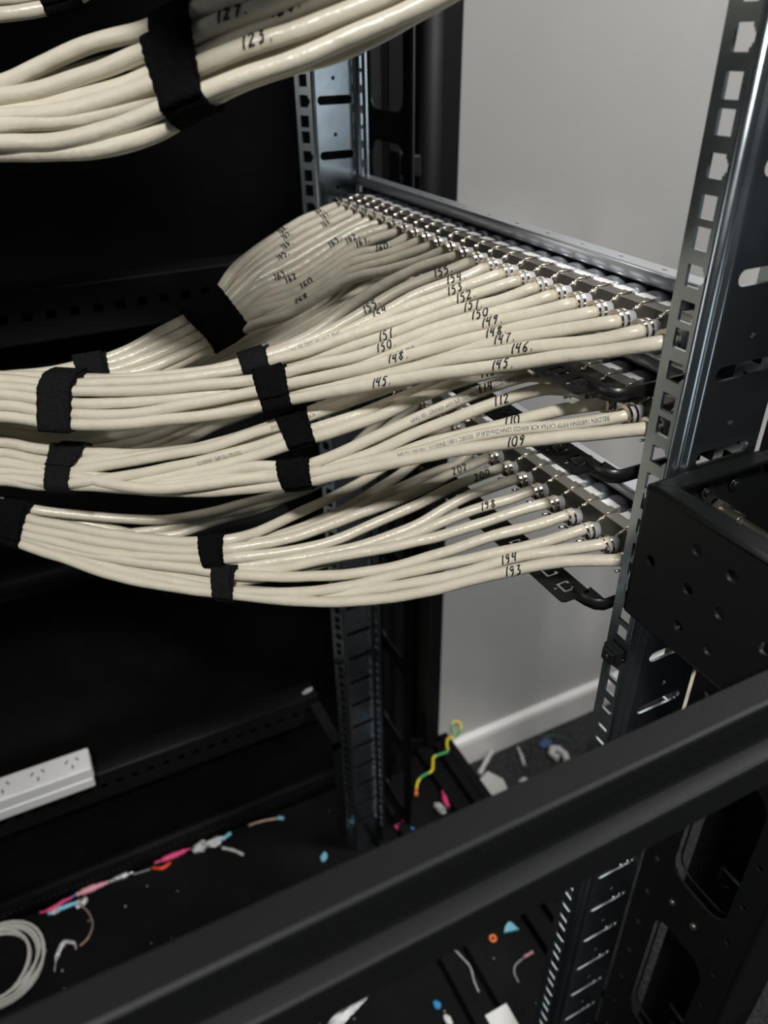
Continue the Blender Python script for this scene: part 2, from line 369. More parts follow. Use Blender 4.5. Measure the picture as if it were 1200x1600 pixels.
m = MB(); m.box(-0.235, 0.0535, 0.004, 0.452, 0.100, 0.104); m.box(-0.235, -0.232, 0.004, 0.452, 0.104, 0.13); rp(m, 'cable_shade_plate', BLACK)  # unseen plate added to shade the far half of the top panel's cables

# ------------------------------------------------------------------ patch panels with jacks
DIG = {'0': [[(.3, 1), (.08, .8), (.02, .45), (.1, .1), (.3, 0), (.5, .12), (.58, .5), (.5, .85), (.3, 1)]], '1': [[(.35, 1), (.22, 0)]],
 '2': [[(.05, .75), (.2, .97), (.42, .95), (.5, .7), (.3, .35), (.02, .02), (.55, .06)]], '3': [[(.08, .9), (.4, .98), (.3, .6), (.2, .55), (.45, .45), (.4, .1), (.05, .02)]],
 '4': [[(.12, .95), (.05, .45), (.5, .5)], [(.48, .98), (.38, 0)]], '5': [[(.5, .98), (.15, .95), (.12, .6), (.4, .6), (.48, .3), (.3, .02), (.02, .05)]],
 '6': [[(.45, 1), (.15, .6), (.05, .2), (.25, 0), (.48, .18), (.38, .45), (.1, .35)]], '7': [[(.05, .92), (.55, .97), (.25, 0)]],
 '8': [[(.3, .55), (.08, .78), (.3, 1), (.52, .8), (.3, .55), (.05, .25), (.28, 0), (.52, .22), (.3, .55)]],
 '9': [[(.5, .8), (.3, 1), (.08, .75), (.2, .5), (.48, .7), (.42, .3), (.25, 0)]], '.': [[(.15, .08), (.22, .06)]]}
def panel(pz, tray_z, lab, jlab, traylab, ty0, n_print=24):
    """pz: ridge height of the jack tops"""
    P = empty('patch_panel', (0.056, 0.2325, pz-0.015)); tag(P, lab, 'patch panel', 'metal patch panels between the mounting posts')
    m = MB()
    win = [rect(0.0075+0.0175*j, 0.0230+0.0175*j-0.001, pz-0.026, pz-0.009) for j in range(24)]
    m.plate(rect(-0.0085, 0.4735, pz-0.0372, pz+0.0072), win, 0.0016, (0.0575, 0, 0), (0, 1, 0), (0, 0, 1))
    o = m.build('front_plate', BLACK, P); localise(o, P)
    m = MB(); sl = []
    y = 0.03
    while y < 0.44: sl.append(rect(0.0510, 0.0524, y, y+0.0035)); y += 0.035
    m.plate(rect(0.0460, 0.0572, 0.0030, 0.4600), sl, 0.0012, (0, 0, pz+0.0098), (1, 0, 0), (0, 1, 0))
    m.strip([(0.0575, pz+0.006), (0.0574, pz+0.009), (0.0565, pz+0.0098)], 0.0012, 0.003, 0.460, 'Y')
    m.strip([(0.0462, pz+0.0098), (0.0456, pz+0.0090), (0.0456, pz+0.0040), (0.0475, pz+0.0020), (0.0560, pz+0.0015)], 0.0010, 0.003, 0.460, 'Y')
    o = m.build('top_lip', SILVER, P); localise(o, P)
    m = MB()
    for j in range(24):                                     # curved shield spring above each jack front
        y0 = 0.0092 + 0.0175*j
        t = bmesh.new(); bmesh.ops.create_uvsphere(t, u_segments=14, v_segments=8, radius=1.0)
        mt = Matrix.Translation((0.0455, y0+0.0018, pz-0.0045)) @ Matrix.Rotation(math.radians(-25), 4, 'Z') @ Matrix.Diagonal((0.0088, 0.0082, 0.0050, 1))
        m.add(t, mt, True)
    m.box(0.0340, 0.0560, 0.0030, 0.460, pz-0.0080, pz-0.0045)
    o = m.build('shield_springs', SILVER, P); localise(o, P)
    m = MB()
    for j in range(24):
        y0 = 0.0092 + 0.0175*j; m.box(0.0335, 0.0385, y0-0.0072, y0+0.0040, pz-0.004, pz+0.0002)
        m.box(0.0318, 0.0340, y0-0.0035, y0+0.0040, pz-0.004, pz+0.0003)
    o = m.build('white_tabs', WHITEP, P); localise(o, P)
    # jacks
    J = None
    for j in range(24):
        yj = 0.0167 + 0.0175*j - 0.00875
        lo = (0.023-0.056, yj-0.2325, 0.015)
        if J is None:
            m = MB()
            prof = [(0.0110, 0.0), (0.0004, 0.0), (-0.0004, -0.0005), (-0.0095, -0.0060), (-0.0095, -0.0150), (-0.0060, -0.0190), (0.0110, -0.0190)]
            m.prism(prof, -0.0083, 0.0083, 'Y')
            h = m.build('keystone_jack', NICKEL, P); J = [h]
            GY, GZ = 0.0060, -0.0058
            m = MB()                                        # bright rings of the cable clamp
            for xx, r0, r1 in ((-0.0180, 0.0040, 0.0061), (-0.0140, 0.0040, 0.0061)):
                n = 22
                ang = [math.radians(-25 + 230*i/n) for i in range(n+1)]
                out = [(GY + r1*math.cos(a), GZ + r1*math.sin(a)) for a in ang] + [(GY + r0*math.cos(a), GZ + r0*math.sin(a)) for a in reversed(ang)]
                m.prism(out, xx-0.0008, xx+0.0008, 'X', smooth=False)
            def g(x, y, z): return (x, GY + y, GZ + z)
            m.tube([g(-0.0180, 0.0058, -0.0032), g(-0.0180, 0.0076, -0.0045), g(-0.0160, 0.0078, -0.0050), g(-0.0140, 0.0075, -0.0045), g(-0.0140, 0.0058, -0.0032)], 0.0007, 6)
            m.tube([g(-0.0180, -0.0058, -0.0032), g(-0.0180, -0.0076, -0.0058), g(-0.0165, -0.0078, -0.0075), g(-0.0140, -0.0075, -0.0060), g(-0.0140, -0.0058, -0.0032)], 0.0008, 6)
            m.tube([g(-0.0185, 0.0035, -0.0085), g(-0.0135, 0.0035, -0.0095), g(-0.0135, -0.0035, -0.0095), g(-0.0185, -0.0035, -0.0085)], 0.0009, 6)
            m.tube([g(-0.0090, 0.0052, 0.0010), g(-0.0125, 0.0060, 0.0005), g(-0.0145, 0.0060, -0.0010)], 0.0011, 8)
            J.append(m.build('cable_clamp', CHROME, h))
            m = MB()
            m.tube([(-0.0172, GY, GZ), (-0.0155, GY, GZ), (-0.0135, GY, GZ), (-0.0085, GY-0.001, GZ-0.001)], [0.0043, 0.0050, 0.0052, 0.0055], 20)
            J.append(m.build('shield_collar', GREYP, h))
            m = MB()                                        # spring clip wires on the seam
            m.tube([(0.0100, 0.0086, 0.0005), (0.0010, 0.0086, 0.0006), (-0.0006, 0.0086, 0.0002), (-0.0060, 0.0088, -0.0036), (-0.0105, 0.0092, -0.0060)], 0.00045, 6)
            m.tube([(0.0006, 0.0080, 0.0006), (-0.0055, 0.0072, -0.0030), (-0.0105, 0.0080, -0.0058)], 0.00045, 6)
            m.tube([(-0.0068, 0.0086, -0.0034), (-0.0105, 0.0092, -0.0052), (-0.0130, 0.0100, -0.0050)], 0.0007, 6)
            m.tube([(-0.0025, 0.0082, -0.0006), (-0.0062, 0.0082, -0.0030)], 0.0007, 6)
            J.append(m.build('spring_clip', CHROME, h))
            h.location = lo
        else:
            h = J[0].copy(); COL.objects.link(h); h.parent = P; h.location = lo
            for q in J[1:]:
                c = q.copy(); COL.objects.link(c); c.parent = h
    # cable tray below
    T = empty('cable_support_tray', (-0.012, 0.2325, tray_z)); tag(T, traylab, 'cable tray', 'black cable support trays behind the panels')
    m = MB(); hs = []
    for j in range(24):
        c = ty0 + 0.012 + 0.0172*j; b = -0.0105
        if c > 0.438: break
        hs.append([(b-0.0048, c-0.0050), (b+0.0048, c-0.0050), (b+0.0048, c-0.0012), (b+0.0022, c-0.0012), (b+0.0022, c-0.0028), (b-0.0022, c-0.0028),
                   (b-0.0022, c+0.0028), (b+0.0022, c+0.0028), (b+0.0022, c+0.0012), (b+0.0048, c+0.0012), (b+0.0048, c+0.0050), (b-0.0048, c+0.0050)])
    outer = rrect(-0.0222, -0.0010, ty0, 0.449, 0.003, 3)
    m.plate(outer, hs, 0.0013, (0, 0, tray_z), (1, 0, 0), (0, 1, 0))
    for y0, s in ((ty0, 1), (0.449, -1)):
        m.strip([(-0.0100, y0+s*0.006), (-0.0080, y0-s*0.004), (-0.0055, y0-s*0.0095), (-0.0010, y0-s*0.0125), (0.0040, y0-s*0.0125), (0.0565, y0-s*0.0125)], 0.0016, tray_z-0.004, tray_z+0.004)
        m.plate([(-0.0115, y0), (-0.0115, y0-s*0.002), (-0.0060, y0-s*0.0105), (0.002, y0-s*0.0125), (0.002, y0+s*0.004)], [], 0.0013, (0, 0, tray_z), (1, 0, 0), (0, 1, 0))
    o = m.build('tray_plate', GLOSSB, T); localise(o, T)
    m = MB()
    for j in range(24):
        c = ty0 + 0.012 + 0.0172*j
        if c > 0.438: break
        for q, ch in enumerate(str(j+1)):
            for st in DIG[ch]:
                for a, b in zip(st[:-1], st[1:]):
                    h = 0.0019
                    p0 = Vector((-0.0172 - 0.0000 + (1-a[1])*-0.0 , 0, 0))
                    f = lambda s: Vector((-0.0190 + s[1]*h, c + 0.0008 - (s[0]*h + q*0.0014), tray_z+0.0008))
                    m.tube([f(a), f(b)], 0.00016, 4)
    o = m.build('printed_numbers', WHITEP, T); o['label'] = 'white printed port numbers'; localise(o, T)
panel(0.0600, 0.0235, 'patch panel along the top edge of the picture, only its dark lower edge in view', '', 'black cable tray at the very top of the picture above the wall', 0.0400)
panel(-0.1180, -0.1555, 'top patch panel, its jacks fed by the cables marked 145 to 168', '', 'black numbered cable tray directly below the top patch panel', 0.0400)
panel(-0.1640, -0.2000, 'middle patch panel, mostly hidden by cables, between the two other panels', '', 'black numbered cable tray directly below the middle patch panel', 0.0330)
panel(-0.2494, -0.2850, 'lowest patch panel, its jacks fed by the cables marked 193 to 202', '', 'lowest black numbered cable tray, its corner against the white wall', 0.0280)

# ------------------------------------------------------------------ cables
CABLES = {
 'a0': ([[82,140,-1237],[22,140,-1240],[-132,401,-1349],[-275,624,-1429],[-397,794,-1496],[-523,961,-1557],[-727,1208,-1655],[-1002,1516,-1779],[-1154,1671,-1849],[-1327,1827,-1918],[-1484,1900,-1948],[-1693,1994,-1991],[-1880,2087,-2019],[-2256,2274,-2059],[-2498,2403,-2064],[-2719,2536,-2061],[-2990,2732,-2037],[-3533,2907,-2016],[-4433,2907,-2056],[-5833,3007,-2176],[-7433,3207,-2376]], '145.', [[-393,788,-1494],[-841,1339,-1708]], (1, 0)),
 'a1': ([[84,315,-1237],[24,315,-1240],[-84,467,-1314],[-233,688,-1386],[-389,904,-1464],[-558,1136,-1553],[-686,1284,-1631],[-969,1589,-1775],[-1122,1750,-1843],[-1296,1911,-1912],[-1448,1984,-1949],[-1667,2083,-1992],[-2052,2264,-2050],[-2394,2433,-2068],[-2708,2623,-2050],[-2985,2813,-2030],[-3532,2983,-2013],[-4432,2983,-2053],[-5832,3083,-2173],[-7432,3283,-2373]], '146.', [[-278,749,-1408]], (1, 1)),
 'a3': ([[87,665,-1237],[27,665,-1240],[-132,838,-1316],[-316,1023,-1399],[-520,1204,-1493],[-665,1325,-1561],[-816,1448,-1631],[-968,1586,-1699],[-1125,1728,-1765],[-1303,1872,-1835],[-1453,1942,-1866],[-1763,2084,-1927],[-2051,2215,-1985],[-2242,2301,-2010],[-2518,2455,-2008],[-2702,2568,-2005],[-2972,2768,-1974],[-3511,2946,-1946],[-4411,2946,-1986],[-5811,3046,-2106],[-7411,3246,-2306]], '148.', [[-302,1012,-1395],[-726,1396,-1599]], (1, 3)),
 'a2': ([[85,490,-1237],[25,490,-1240],[-173,776,-1352],[-334,991,-1442],[-517,1207,-1545],[-798,1488,-1693],[-1106,1786,-1833],[-1286,1938,-1907],[-1542,2060,-1959],[-1852,2199,-2017],[-2241,2375,-2073],[-2543,2535,-2073],[-2986,2834,-2039],[-3534,3002,-2019],[-4434,3002,-2059],[-5834,3102,-2179],[-7434,3302,-2379]], '147.', [[-321,918,-1412]], (1, 2)),
 'a5': ([[91,1015,-1237],[31,1015,-1240],[-104,1111,-1301],[-249,1217,-1361],[-434,1355,-1429],[-675,1511,-1539],[-929,1668,-1656],[-1095,1792,-1705],[-1283,1912,-1767],[-1435,1977,-1804],[-1738,2133,-1840],[-2018,2277,-1873],[-2203,2376,-1878],[-2493,2531,-1882],[-2668,2633,-1890],[-2942,2826,-1871],[-3486,2998,-1855],[-4386,2998,-1895],[-5786,3098,-2015],[-7386,3298,-2215]], '150.', [[-249,1217,-1361],[-715,1536,-1557]], (1, 5)),
 'a4': ([[89,840,-1237],[29,840,-1240],[-67,931,-1288],[-256,1118,-1373],[-457,1314,-1468],[-683,1496,-1594],[-926,1681,-1715],[-1273,1957,-1846],[-1532,2062,-1882],[-1840,2189,-1921],[-2032,2272,-1944],[-2296,2390,-1953],[-2520,2498,-1949],[-2684,2603,-1942],[-2954,2802,-1914],[-3495,2979,-1888],[-4395,2979,-1928],[-5795,3079,-2048],[-7395,3279,-2248]], '149.', [[-257,1097,-1365]], (1, 4)),
 'a6': ([[92,1190,-1237],[32,1190,-1240],[-136,1306,-1326],[-360,1484,-1407],[-602,1654,-1530],[-856,1831,-1650],[-1029,1959,-1717],[-1208,2087,-1785],[-1398,2193,-1835],[-1675,2302,-1865],[-1993,2416,-1895],[-2489,2643,-1894],[-2939,2902,-1873],[-3499,3051,-1861],[-4399,3051,-1901],[-5799,3151,-2021],[-7399,3351,-2221]], '151.', [[-236,1378,-1359],[-674,1671,-1549]], (1, 6)),
 'a7': ([[94,1365,-1237],[34,1365,-1240],[-313,1567,-1377],[-487,1659,-1444],[-664,1754,-1508],[-845,1849,-1578],[-1032,1940,-1655],[-1177,2033,-1711],[-1322,2131,-1757],[-1483,2174,-1799],[-1606,2217,-1817],[-1898,2331,-1842],[-2277,2510,-1855],[-2430,2582,-1865],[-2710,2744,-1860],[-2931,2892,-1844],[-3480,3059,-1826],[-4380,3059,-1866],[-5780,3159,-1986],[-7380,3359,-2186]], '152.', [[-197,1470,-1368]], (1, 7)),
 'a8': ([[96,1540,-1237],[36,1540,-1240],[-159,1635,-1316],[-335,1728,-1387],[-515,1824,-1464],[-703,1911,-1560],[-875,1992,-1638],[-1068,2085,-1708],[-1292,2201,-1781],[-1591,2286,-1849],[-1989,2431,-1892],[-2562,2712,-1896],[-2939,2948,-1881],[-3493,3108,-1871],[-4393,3108,-1911],[-5793,3208,-2031],[-7393,3408,-2231]], '153.', [[-188,1641,-1324]], (1, 8)),
 'a9': ([[98,1715,-1237],[38,1715,-1240],[-87,1755,-1294],[-181,1795,-1323],[-375,1868,-1393],[-580,1924,-1495],[-784,1986,-1587],[-985,2059,-1662],[-1179,2151,-1728],[-1378,2239,-1783],[-1662,2336,-1835],[-2170,2561,-1872],[-2932,3008,-1867],[-3491,3159,-1865],[-4391,3159,-1905],[-5791,3259,-2025],[-7391,3459,-2225]], '154.', [[-132,1767,-1305],[-578,1899,-1481]], (1, 9)),
 'a10': ([[99,1890,-1237],[39,1890,-1240],[-107,1925,-1289],[-209,1956,-1316],[-421,2006,-1392],[-607,2041,-1476],[-748,2063,-1546],[-963,2108,-1637],[-1073,2126,-1681],[-1262,2173,-1733],[-1465,2237,-1775],[-1784,2362,-1834],[-2361,2657,-1874],[-2935,3025,-1882],[-3488,3187,-1885],[-4388,3187,-1925],[-5788,3287,-2045],[-7388,3487,-2245]], '155.', [[-142,1931,-1297],[-599,2018,-1461]], (1, 10)),
 'a11': ([[101,2065,-1237],[41,2065,-1240],[-235,2131,-1303],[-462,2161,-1390],[-692,2184,-1489],[-929,2189,-1619],[-1112,2206,-1699],[-1275,2240,-1744],[-1492,2305,-1807],[-1777,2406,-1860],[-2361,2689,-1895],[-2941,3038,-1904],[-3498,3193,-1908],[-4398,3193,-1948],[-5798,3293,-2068],[-7398,3493,-2268]], '156.', [], (1, 11)),
 'b23': ([[122,4165,-1237],[62,4165,-1240],[-287,3909,-1256],[-592,3662,-1279],[-985,3300,-1336],[-1266,3012,-1387],[-1411,2879,-1485],[-1646,2840,-1617],[-1868,2836,-1685],[-2103,2824,-1769],[-2324,2832,-1815],[-2636,2914,-1863],[-2933,3018,-1871],[-3516,3117,-1878],[-4416,3117,-1918],[-5816,3217,-2038],[-7416,3417,-2238]], '168.', [[-209,3961,-1272],[-673,3590,-1292]], (1, 23)),
 'b22': ([[120,3990,-1237],[60,3990,-1240],[-258,3797,-1276],[-637,3545,-1317],[-1001,3267,-1383],[-1383,2934,-1526],[-1622,2898,-1655],[-1863,2895,-1730],[-2100,2886,-1810],[-2322,2898,-1850],[-2637,2985,-1894],[-2938,3091,-1901],[-3520,3191,-1908],[-4420,3191,-1948],[-5820,3291,-2068],[-7420,3491,-2268]], '167.', [[-175,3831,-1290],[-634,3521,-1308]], (1, 22)),
 'b21': ([[119,3815,-1237],[59,3815,-1240],[-337,3603,-1295],[-698,3387,-1353],[-1039,3160,-1412],[-1381,2885,-1536],[-1619,2851,-1661],[-1875,2848,-1739],[-2109,2842,-1813],[-2327,2857,-1848],[-2638,2946,-1886],[-2937,3051,-1892],[-3520,3151,-1898],[-4420,3151,-1938],[-5820,3251,-2058],[-7420,3451,-2258]], '166.', [[-272,3625,-1306],[-725,3354,-1352]], (1, 21)),
 'b20': ([[117,3640,-1237],[57,3640,-1240],[-412,3422,-1318],[-753,3241,-1384],[-1074,3060,-1437],[-1375,2847,-1550],[-1615,2804,-1666],[-1886,2801,-1749],[-2117,2798,-1816],[-2333,2815,-1845],[-2640,2907,-1877],[-2936,3012,-1883],[-3519,3112,-1888],[-4419,3112,-1928],[-5819,3212,-2048],[-7419,3412,-2248]], '165.', [[-800,3216,-1392]], (1, 20)),
 'b19': ([[115,3465,-1237],[55,3465,-1240],[-469,3286,-1349],[-787,3161,-1434],[-1083,3048,-1484],[-1345,2909,-1594],[-1591,2861,-1706],[-1882,2859,-1794],[-2114,2860,-1857],[-2331,2881,-1881],[-2641,2977,-1908],[-2941,3084,-1913],[-3524,3185,-1918],[-4424,3185,-1958],[-5824,3285,-2078],[-7424,3485,-2278]], None, [], (1, 19)),
 'b18': ([[113,3290,-1237],[53,3290,-1240],[-213,3237,-1272],[-532,3134,-1374],[-836,3035,-1466],[-1114,2961,-1505],[-1343,2861,-1605],[-1588,2815,-1711],[-1893,2812,-1803],[-2122,2816,-1860],[-2336,2840,-1878],[-2642,2938,-1900],[-2940,3045,-1904],[-3523,3146,-1908],[-4423,3146,-1948],[-5823,3246,-2068],[-7423,3446,-2268]], '163.', [[-377,3179,-1322],[-882,3005,-1467]], (1, 18)),
 'b17': ([[112,3115,-1237],[52,3115,-1240],[-287,3073,-1290],[-589,2995,-1399],[-880,2921,-1495],[-1144,2876,-1531],[-1341,2809,-1614],[-1585,2768,-1716],[-1905,2765,-1812],[-2131,2772,-1863],[-2342,2798,-1875],[-2644,2899,-1891],[-2940,3005,-1895],[-3522,3106,-1898],[-4422,3106,-1938],[-5822,3206,-2058],[-7422,3406,-2258]], '162.', [[-287,3073,-1290],[-840,2931,-1482]], (1, 17)),
 'b16': ([[110,2940,-1237],[50,2940,-1240],[-348,2938,-1317],[-630,2899,-1429],[-901,2872,-1536],[-1147,2880,-1574],[-1315,2853,-1653],[-1560,2825,-1756],[-1901,2822,-1858],[-2128,2833,-1904],[-2340,2864,-1911],[-2645,2969,-1922],[-2945,3078,-1925],[-3527,3180,-1928],[-4427,3180,-1968],[-5827,3280,-2088],[-7427,3480,-2288]], '161.', [[-228,2911,-1326]], (1, 16)),
 'b15': ([[108,2765,-1237],[48,2765,-1240],[-164,2767,-1309],[-409,2803,-1334],[-677,2786,-1448],[-937,2778,-1554],[-1174,2804,-1596],[-1315,2795,-1660],[-1557,2778,-1761],[-1912,2776,-1867],[-2136,2789,-1907],[-2345,2823,-1908],[-2646,2930,-1914],[-2944,3038,-1916],[-3526,3140,-1918],[-4426,3140,-1958],[-5826,3240,-2078],[-7426,3440,-2278]], '160.', [[-180,2766,-1310],[-786,2770,-1487]], (1, 15)),
 'b14': ([[106,2590,-1237],[46,2590,-1240],[-234,2625,-1322],[-466,2676,-1354],[-721,2681,-1468],[-971,2688,-1577],[-1200,2732,-1619],[-1316,2736,-1667],[-1554,2732,-1766],[-1923,2729,-1875],[-2144,2746,-1909],[-2350,2781,-1905],[-2648,2891,-1905],[-2943,2998,-1907],[-3525,3101,-1908],[-4425,3101,-1948],[-5825,3201,-2068],[-7425,3401,-2268]], None, [], (1, 14)),
 'b13': ([[105,2415,-1237],[45,2415,-1240],[-292,2507,-1339],[-511,2579,-1386],[-748,2617,-1494],[-984,2661,-1613],[-1202,2743,-1668],[-1293,2767,-1703],[-1529,2788,-1806],[-1920,2786,-1922],[-2142,2807,-1951],[-2349,2847,-1942],[-2649,2961,-1936],[-2948,3071,-1937],[-3530,3174,-1938],[-4430,3174,-1978],[-5830,3274,-2098],[-7430,3474,-2298]], '158.', [[-852,2608,-1534]], (1, 13)),
 'b12': ([[103,2240,-1237],[43,2240,-1240],[-144,2301,-1308],[-352,2384,-1362],[-558,2475,-1405],[-784,2532,-1508],[-1012,2588,-1626],[-1225,2677,-1687],[-1294,2705,-1708],[-1526,2742,-1811],[-1931,2740,-1931],[-2150,2763,-1954],[-2354,2805,-1939],[-2651,2922,-1928],[-2947,3031,-1928],[-3529,3135,-1928],[-4429,3135,-1968],[-5829,3235,-2088],[-7429,3435,-2288]], None, [], (1, 12)),
 'x12': ([[131,2240,-1697],[71,2240,-1700],[-123,2436,-1453],[-319,2457,-1487],[-572,2461,-1566],[-825,2456,-1668],[-1071,2457,-1758],[-1236,2472,-1817],[-1486,2516,-1894],[-1828,2607,-1936],[-2555,2943,-1973],[-2954,3154,-1972],[-3519,3295,-1971],[-4419,3295,-2011],[-5819,3395,-2131],[-7419,3595,-2331]], None, [], (2, 12)),
 'x13': ([[132,2415,-1697],[72,2415,-1700],[-51,2572,-1452],[-262,2573,-1481],[-531,2550,-1554],[-801,2513,-1655],[-1061,2481,-1741],[-1232,2480,-1804],[-1486,2516,-1894],[-1828,2607,-1936],[-2555,2943,-1973],[-2954,3154,-1972],[-3519,3295,-1971],[-4419,3295,-2011],[-5819,3395,-2131],[-7419,3595,-2331]], None, [], (2, 13)),
 'd0': ([[115,140,-1697],[55,140,-1700],[-177,410,-1808],[-394,647,-1898],[-536,787,-1960],[-671,913,-2022],[-812,1041,-2090],[-959,1175,-2157],[-1193,1376,-2262],[-1338,1488,-2336],[-1458,1576,-2372],[-1619,1708,-2416],[-1886,1924,-2485],[-2124,2107,-2516],[-2420,2345,-2530],[-2679,2551,-2541],[-2885,2697,-2556],[-3122,2878,-2554],[-3660,3060,-2553],[-4560,3060,-2593],[-5960,3160,-2713],[-7560,3360,-2913]], '109', [[-372,623,-1889]], (2, 0)),
 'd1': ([[116,315,-1697],[56,315,-1700],[-121,485,-1784],[-302,667,-1849],[-499,850,-1923],[-642,965,-1991],[-824,1101,-2081],[-945,1201,-2129],[-1188,1386,-2232],[-1337,1503,-2288],[-1472,1605,-2313],[-1649,1727,-2352],[-1886,1884,-2411],[-2128,2047,-2463],[-2347,2226,-2483],[-2527,2393,-2476],[-2663,2528,-2458],[-2866,2683,-2472],[-3105,2863,-2490],[-3644,3043,-2507],[-4544,3043,-2547],[-5944,3143,-2667],[-7544,3343,-2867]], None, [], (2, 1)),
 'd2': ([[118,490,-1697],[58,490,-1700],[-97,634,-1762],[-243,754,-1831],[-400,876,-1908],[-543,986,-1973],[-724,1125,-2061],[-919,1257,-2171],[-1118,1401,-2267],[-1312,1556,-2340],[-1493,1688,-2382],[-1779,1899,-2438],[-2142,2189,-2475],[-2479,2438,-2477],[-2663,2591,-2455],[-2894,2757,-2441],[-3088,2897,-2430],[-3631,3072,-2415],[-4531,3072,-2455],[-5931,3172,-2575],[-7531,3372,-2775]], '110', [[-299,778,-1847]], (2, 2)),
 'd3': ([[119,665,-1697],[59,665,-1700],[-97,820,-1708],[-321,969,-1800],[-482,1058,-1884],[-645,1152,-1967],[-814,1244,-2058],[-991,1335,-2159],[-1146,1432,-2225],[-1313,1542,-2286],[-1453,1650,-2275],[-1610,1759,-2288],[-1770,1891,-2350],[-1956,2036,-2427],[-2144,2171,-2465],[-2443,2411,-2487],[-2676,2590,-2511],[-2914,2765,-2526],[-3112,2919,-2526],[-3649,3104,-2526],[-4549,3104,-2566],[-5949,3204,-2686],[-7549,3404,-2886]], '112', [[-294,944,-1785]], (2, 3)),
 'd4': ([[120,840,-1697],[60,840,-1700],[-81,972,-1683],[-258,1071,-1742],[-395,1134,-1803],[-517,1187,-1861],[-696,1261,-1950],[-877,1337,-2037],[-1062,1415,-2125],[-1193,1470,-2186],[-1323,1530,-2241],[-1441,1604,-2297],[-1605,1728,-2349],[-1876,1919,-2408],[-2062,2048,-2448],[-2271,2192,-2491],[-2497,2366,-2510],[-2688,2515,-2525],[-2926,2681,-2547],[-3119,2836,-2538],[-3654,3023,-2528],[-4554,3023,-2568],[-5954,3123,-2688],[-7554,3323,-2888]], '114', [[-292,1087,-1757]], (2, 4)),
 'd5': ([[122,1015,-1697],[62,1015,-1700],[-90,1154,-1705],[-249,1262,-1755],[-418,1359,-1825],[-601,1439,-1909],[-789,1516,-2000],[-976,1603,-2076],[-1089,1656,-2123],[-1221,1723,-2168],[-1335,1779,-2203],[-1550,1876,-2280],[-1845,2018,-2369],[-2140,2172,-2442],[-2332,2297,-2469],[-2519,2440,-2467],[-2686,2576,-2456],[-2909,2728,-2494],[-3106,2885,-2495],[-3640,3073,-2498],[-4540,3073,-2538],[-5940,3173,-2658],[-7540,3373,-2858]], '115', [[-197,1214,-1733]], (2, 5)),
 'd6': ([[123,1190,-1697],[63,1190,-1700],[-83,1305,-1713],[-274,1408,-1785],[-441,1480,-1852],[-635,1548,-1926],[-831,1617,-2001],[-1027,1690,-2070],[-1214,1765,-2128],[-1318,1813,-2157],[-1534,1906,-2227],[-1831,2040,-2316],[-2029,2135,-2364],[-2326,2286,-2430],[-2525,2393,-2467],[-2707,2505,-2510],[-2919,2681,-2518],[-3114,2846,-2520],[-3643,3040,-2521],[-4543,3040,-2561],[-5943,3140,-2681],[-7543,3340,-2881]], None, [], (2, 6)),
 'd7': ([[124,1365,-1697],[64,1365,-1700],[-115,1476,-1739],[-296,1569,-1802],[-540,1641,-1870],[-804,1720,-1944],[-1009,1778,-2005],[-1193,1830,-2059],[-1313,1876,-2103],[-1508,1964,-2156],[-1810,2086,-2257],[-2104,2241,-2319],[-2302,2351,-2365],[-2501,2467,-2401],[-2685,2567,-2447],[-2898,2730,-2452],[-3090,2892,-2437],[-3618,3086,-2419],[-4518,3086,-2459],[-5918,3186,-2579],[-7518,3386,-2779]], None, [], (2, 7)),
 'd8': ([[125,1540,-1697],[65,1540,-1700],[-137,1676,-1757],[-343,1741,-1822],[-649,1798,-1905],[-911,1842,-1983],[-1172,1886,-2059],[-1333,1947,-2119],[-1575,2044,-2199],[-1898,2185,-2291],[-2212,2354,-2341],[-2489,2512,-2376],[-2671,2611,-2407],[-2882,2770,-2401],[-3071,2928,-2373],[-3600,3120,-2340],[-4500,3120,-2380],[-5900,3220,-2500],[-7500,3420,-2700]], None, [], (2, 8)),
 'd9': ([[127,1715,-1697],[67,1715,-1700],[-176,1780,-1739],[-448,1816,-1837],[-718,1852,-1934],[-987,1888,-2031],[-1170,1900,-2112],[-1371,1982,-2172],[-1694,2117,-2265],[-2091,2313,-2332],[-2477,2549,-2343],[-2671,2671,-2347],[-2863,2813,-2336],[-3052,2964,-2310],[-3586,3150,-2277],[-4486,3150,-2317],[-5886,3250,-2437],[-7486,3450,-2637]], None, [], (2, 9)),
 'e14': ([[133,2590,-1697],[73,2590,-1700],[-192,2728,-1831],[-569,2771,-2195],[-951,2945,-2401],[-1231,2919,-2441],[-1529,2888,-2483],[-1770,2851,-2531],[-2023,2834,-2571],[-2302,2839,-2569],[-2607,2857,-2532],[-2846,2969,-2489],[-3080,3086,-2435],[-3643,3218,-2374],[-4543,3218,-2414],[-5943,3318,-2534],[-7543,3518,-2734]], None, [], (2, 14)),
 'e15': ([[135,2765,-1697],[75,2765,-1700],[-172,2881,-1775],[-571,2889,-2128],[-983,2989,-2328],[-1265,2962,-2396],[-1511,2937,-2453],[-1744,2925,-2483],[-2001,2904,-2533],[-2242,2897,-2552],[-2552,2914,-2520],[-2833,3038,-2457],[-3066,3160,-2395],[-3625,3296,-2326],[-4525,3296,-2366],[-5925,3396,-2486],[-7525,3596,-2686]], None, [], (2, 15)),
 'e16': ([[136,2940,-1697],[76,2940,-1700],[-164,3014,-1761],[-581,2991,-2080],[-1016,3027,-2254],[-1300,2987,-2318],[-1577,2940,-2386],[-1787,2915,-2426],[-2041,2903,-2485],[-2275,2914,-2498],[-2539,2946,-2476],[-2820,3088,-2421],[-3058,3224,-2373],[-3615,3370,-2322],[-4515,3370,-2362],[-5915,3470,-2482],[-7515,3670,-2682]], None, [], (2, 16)),
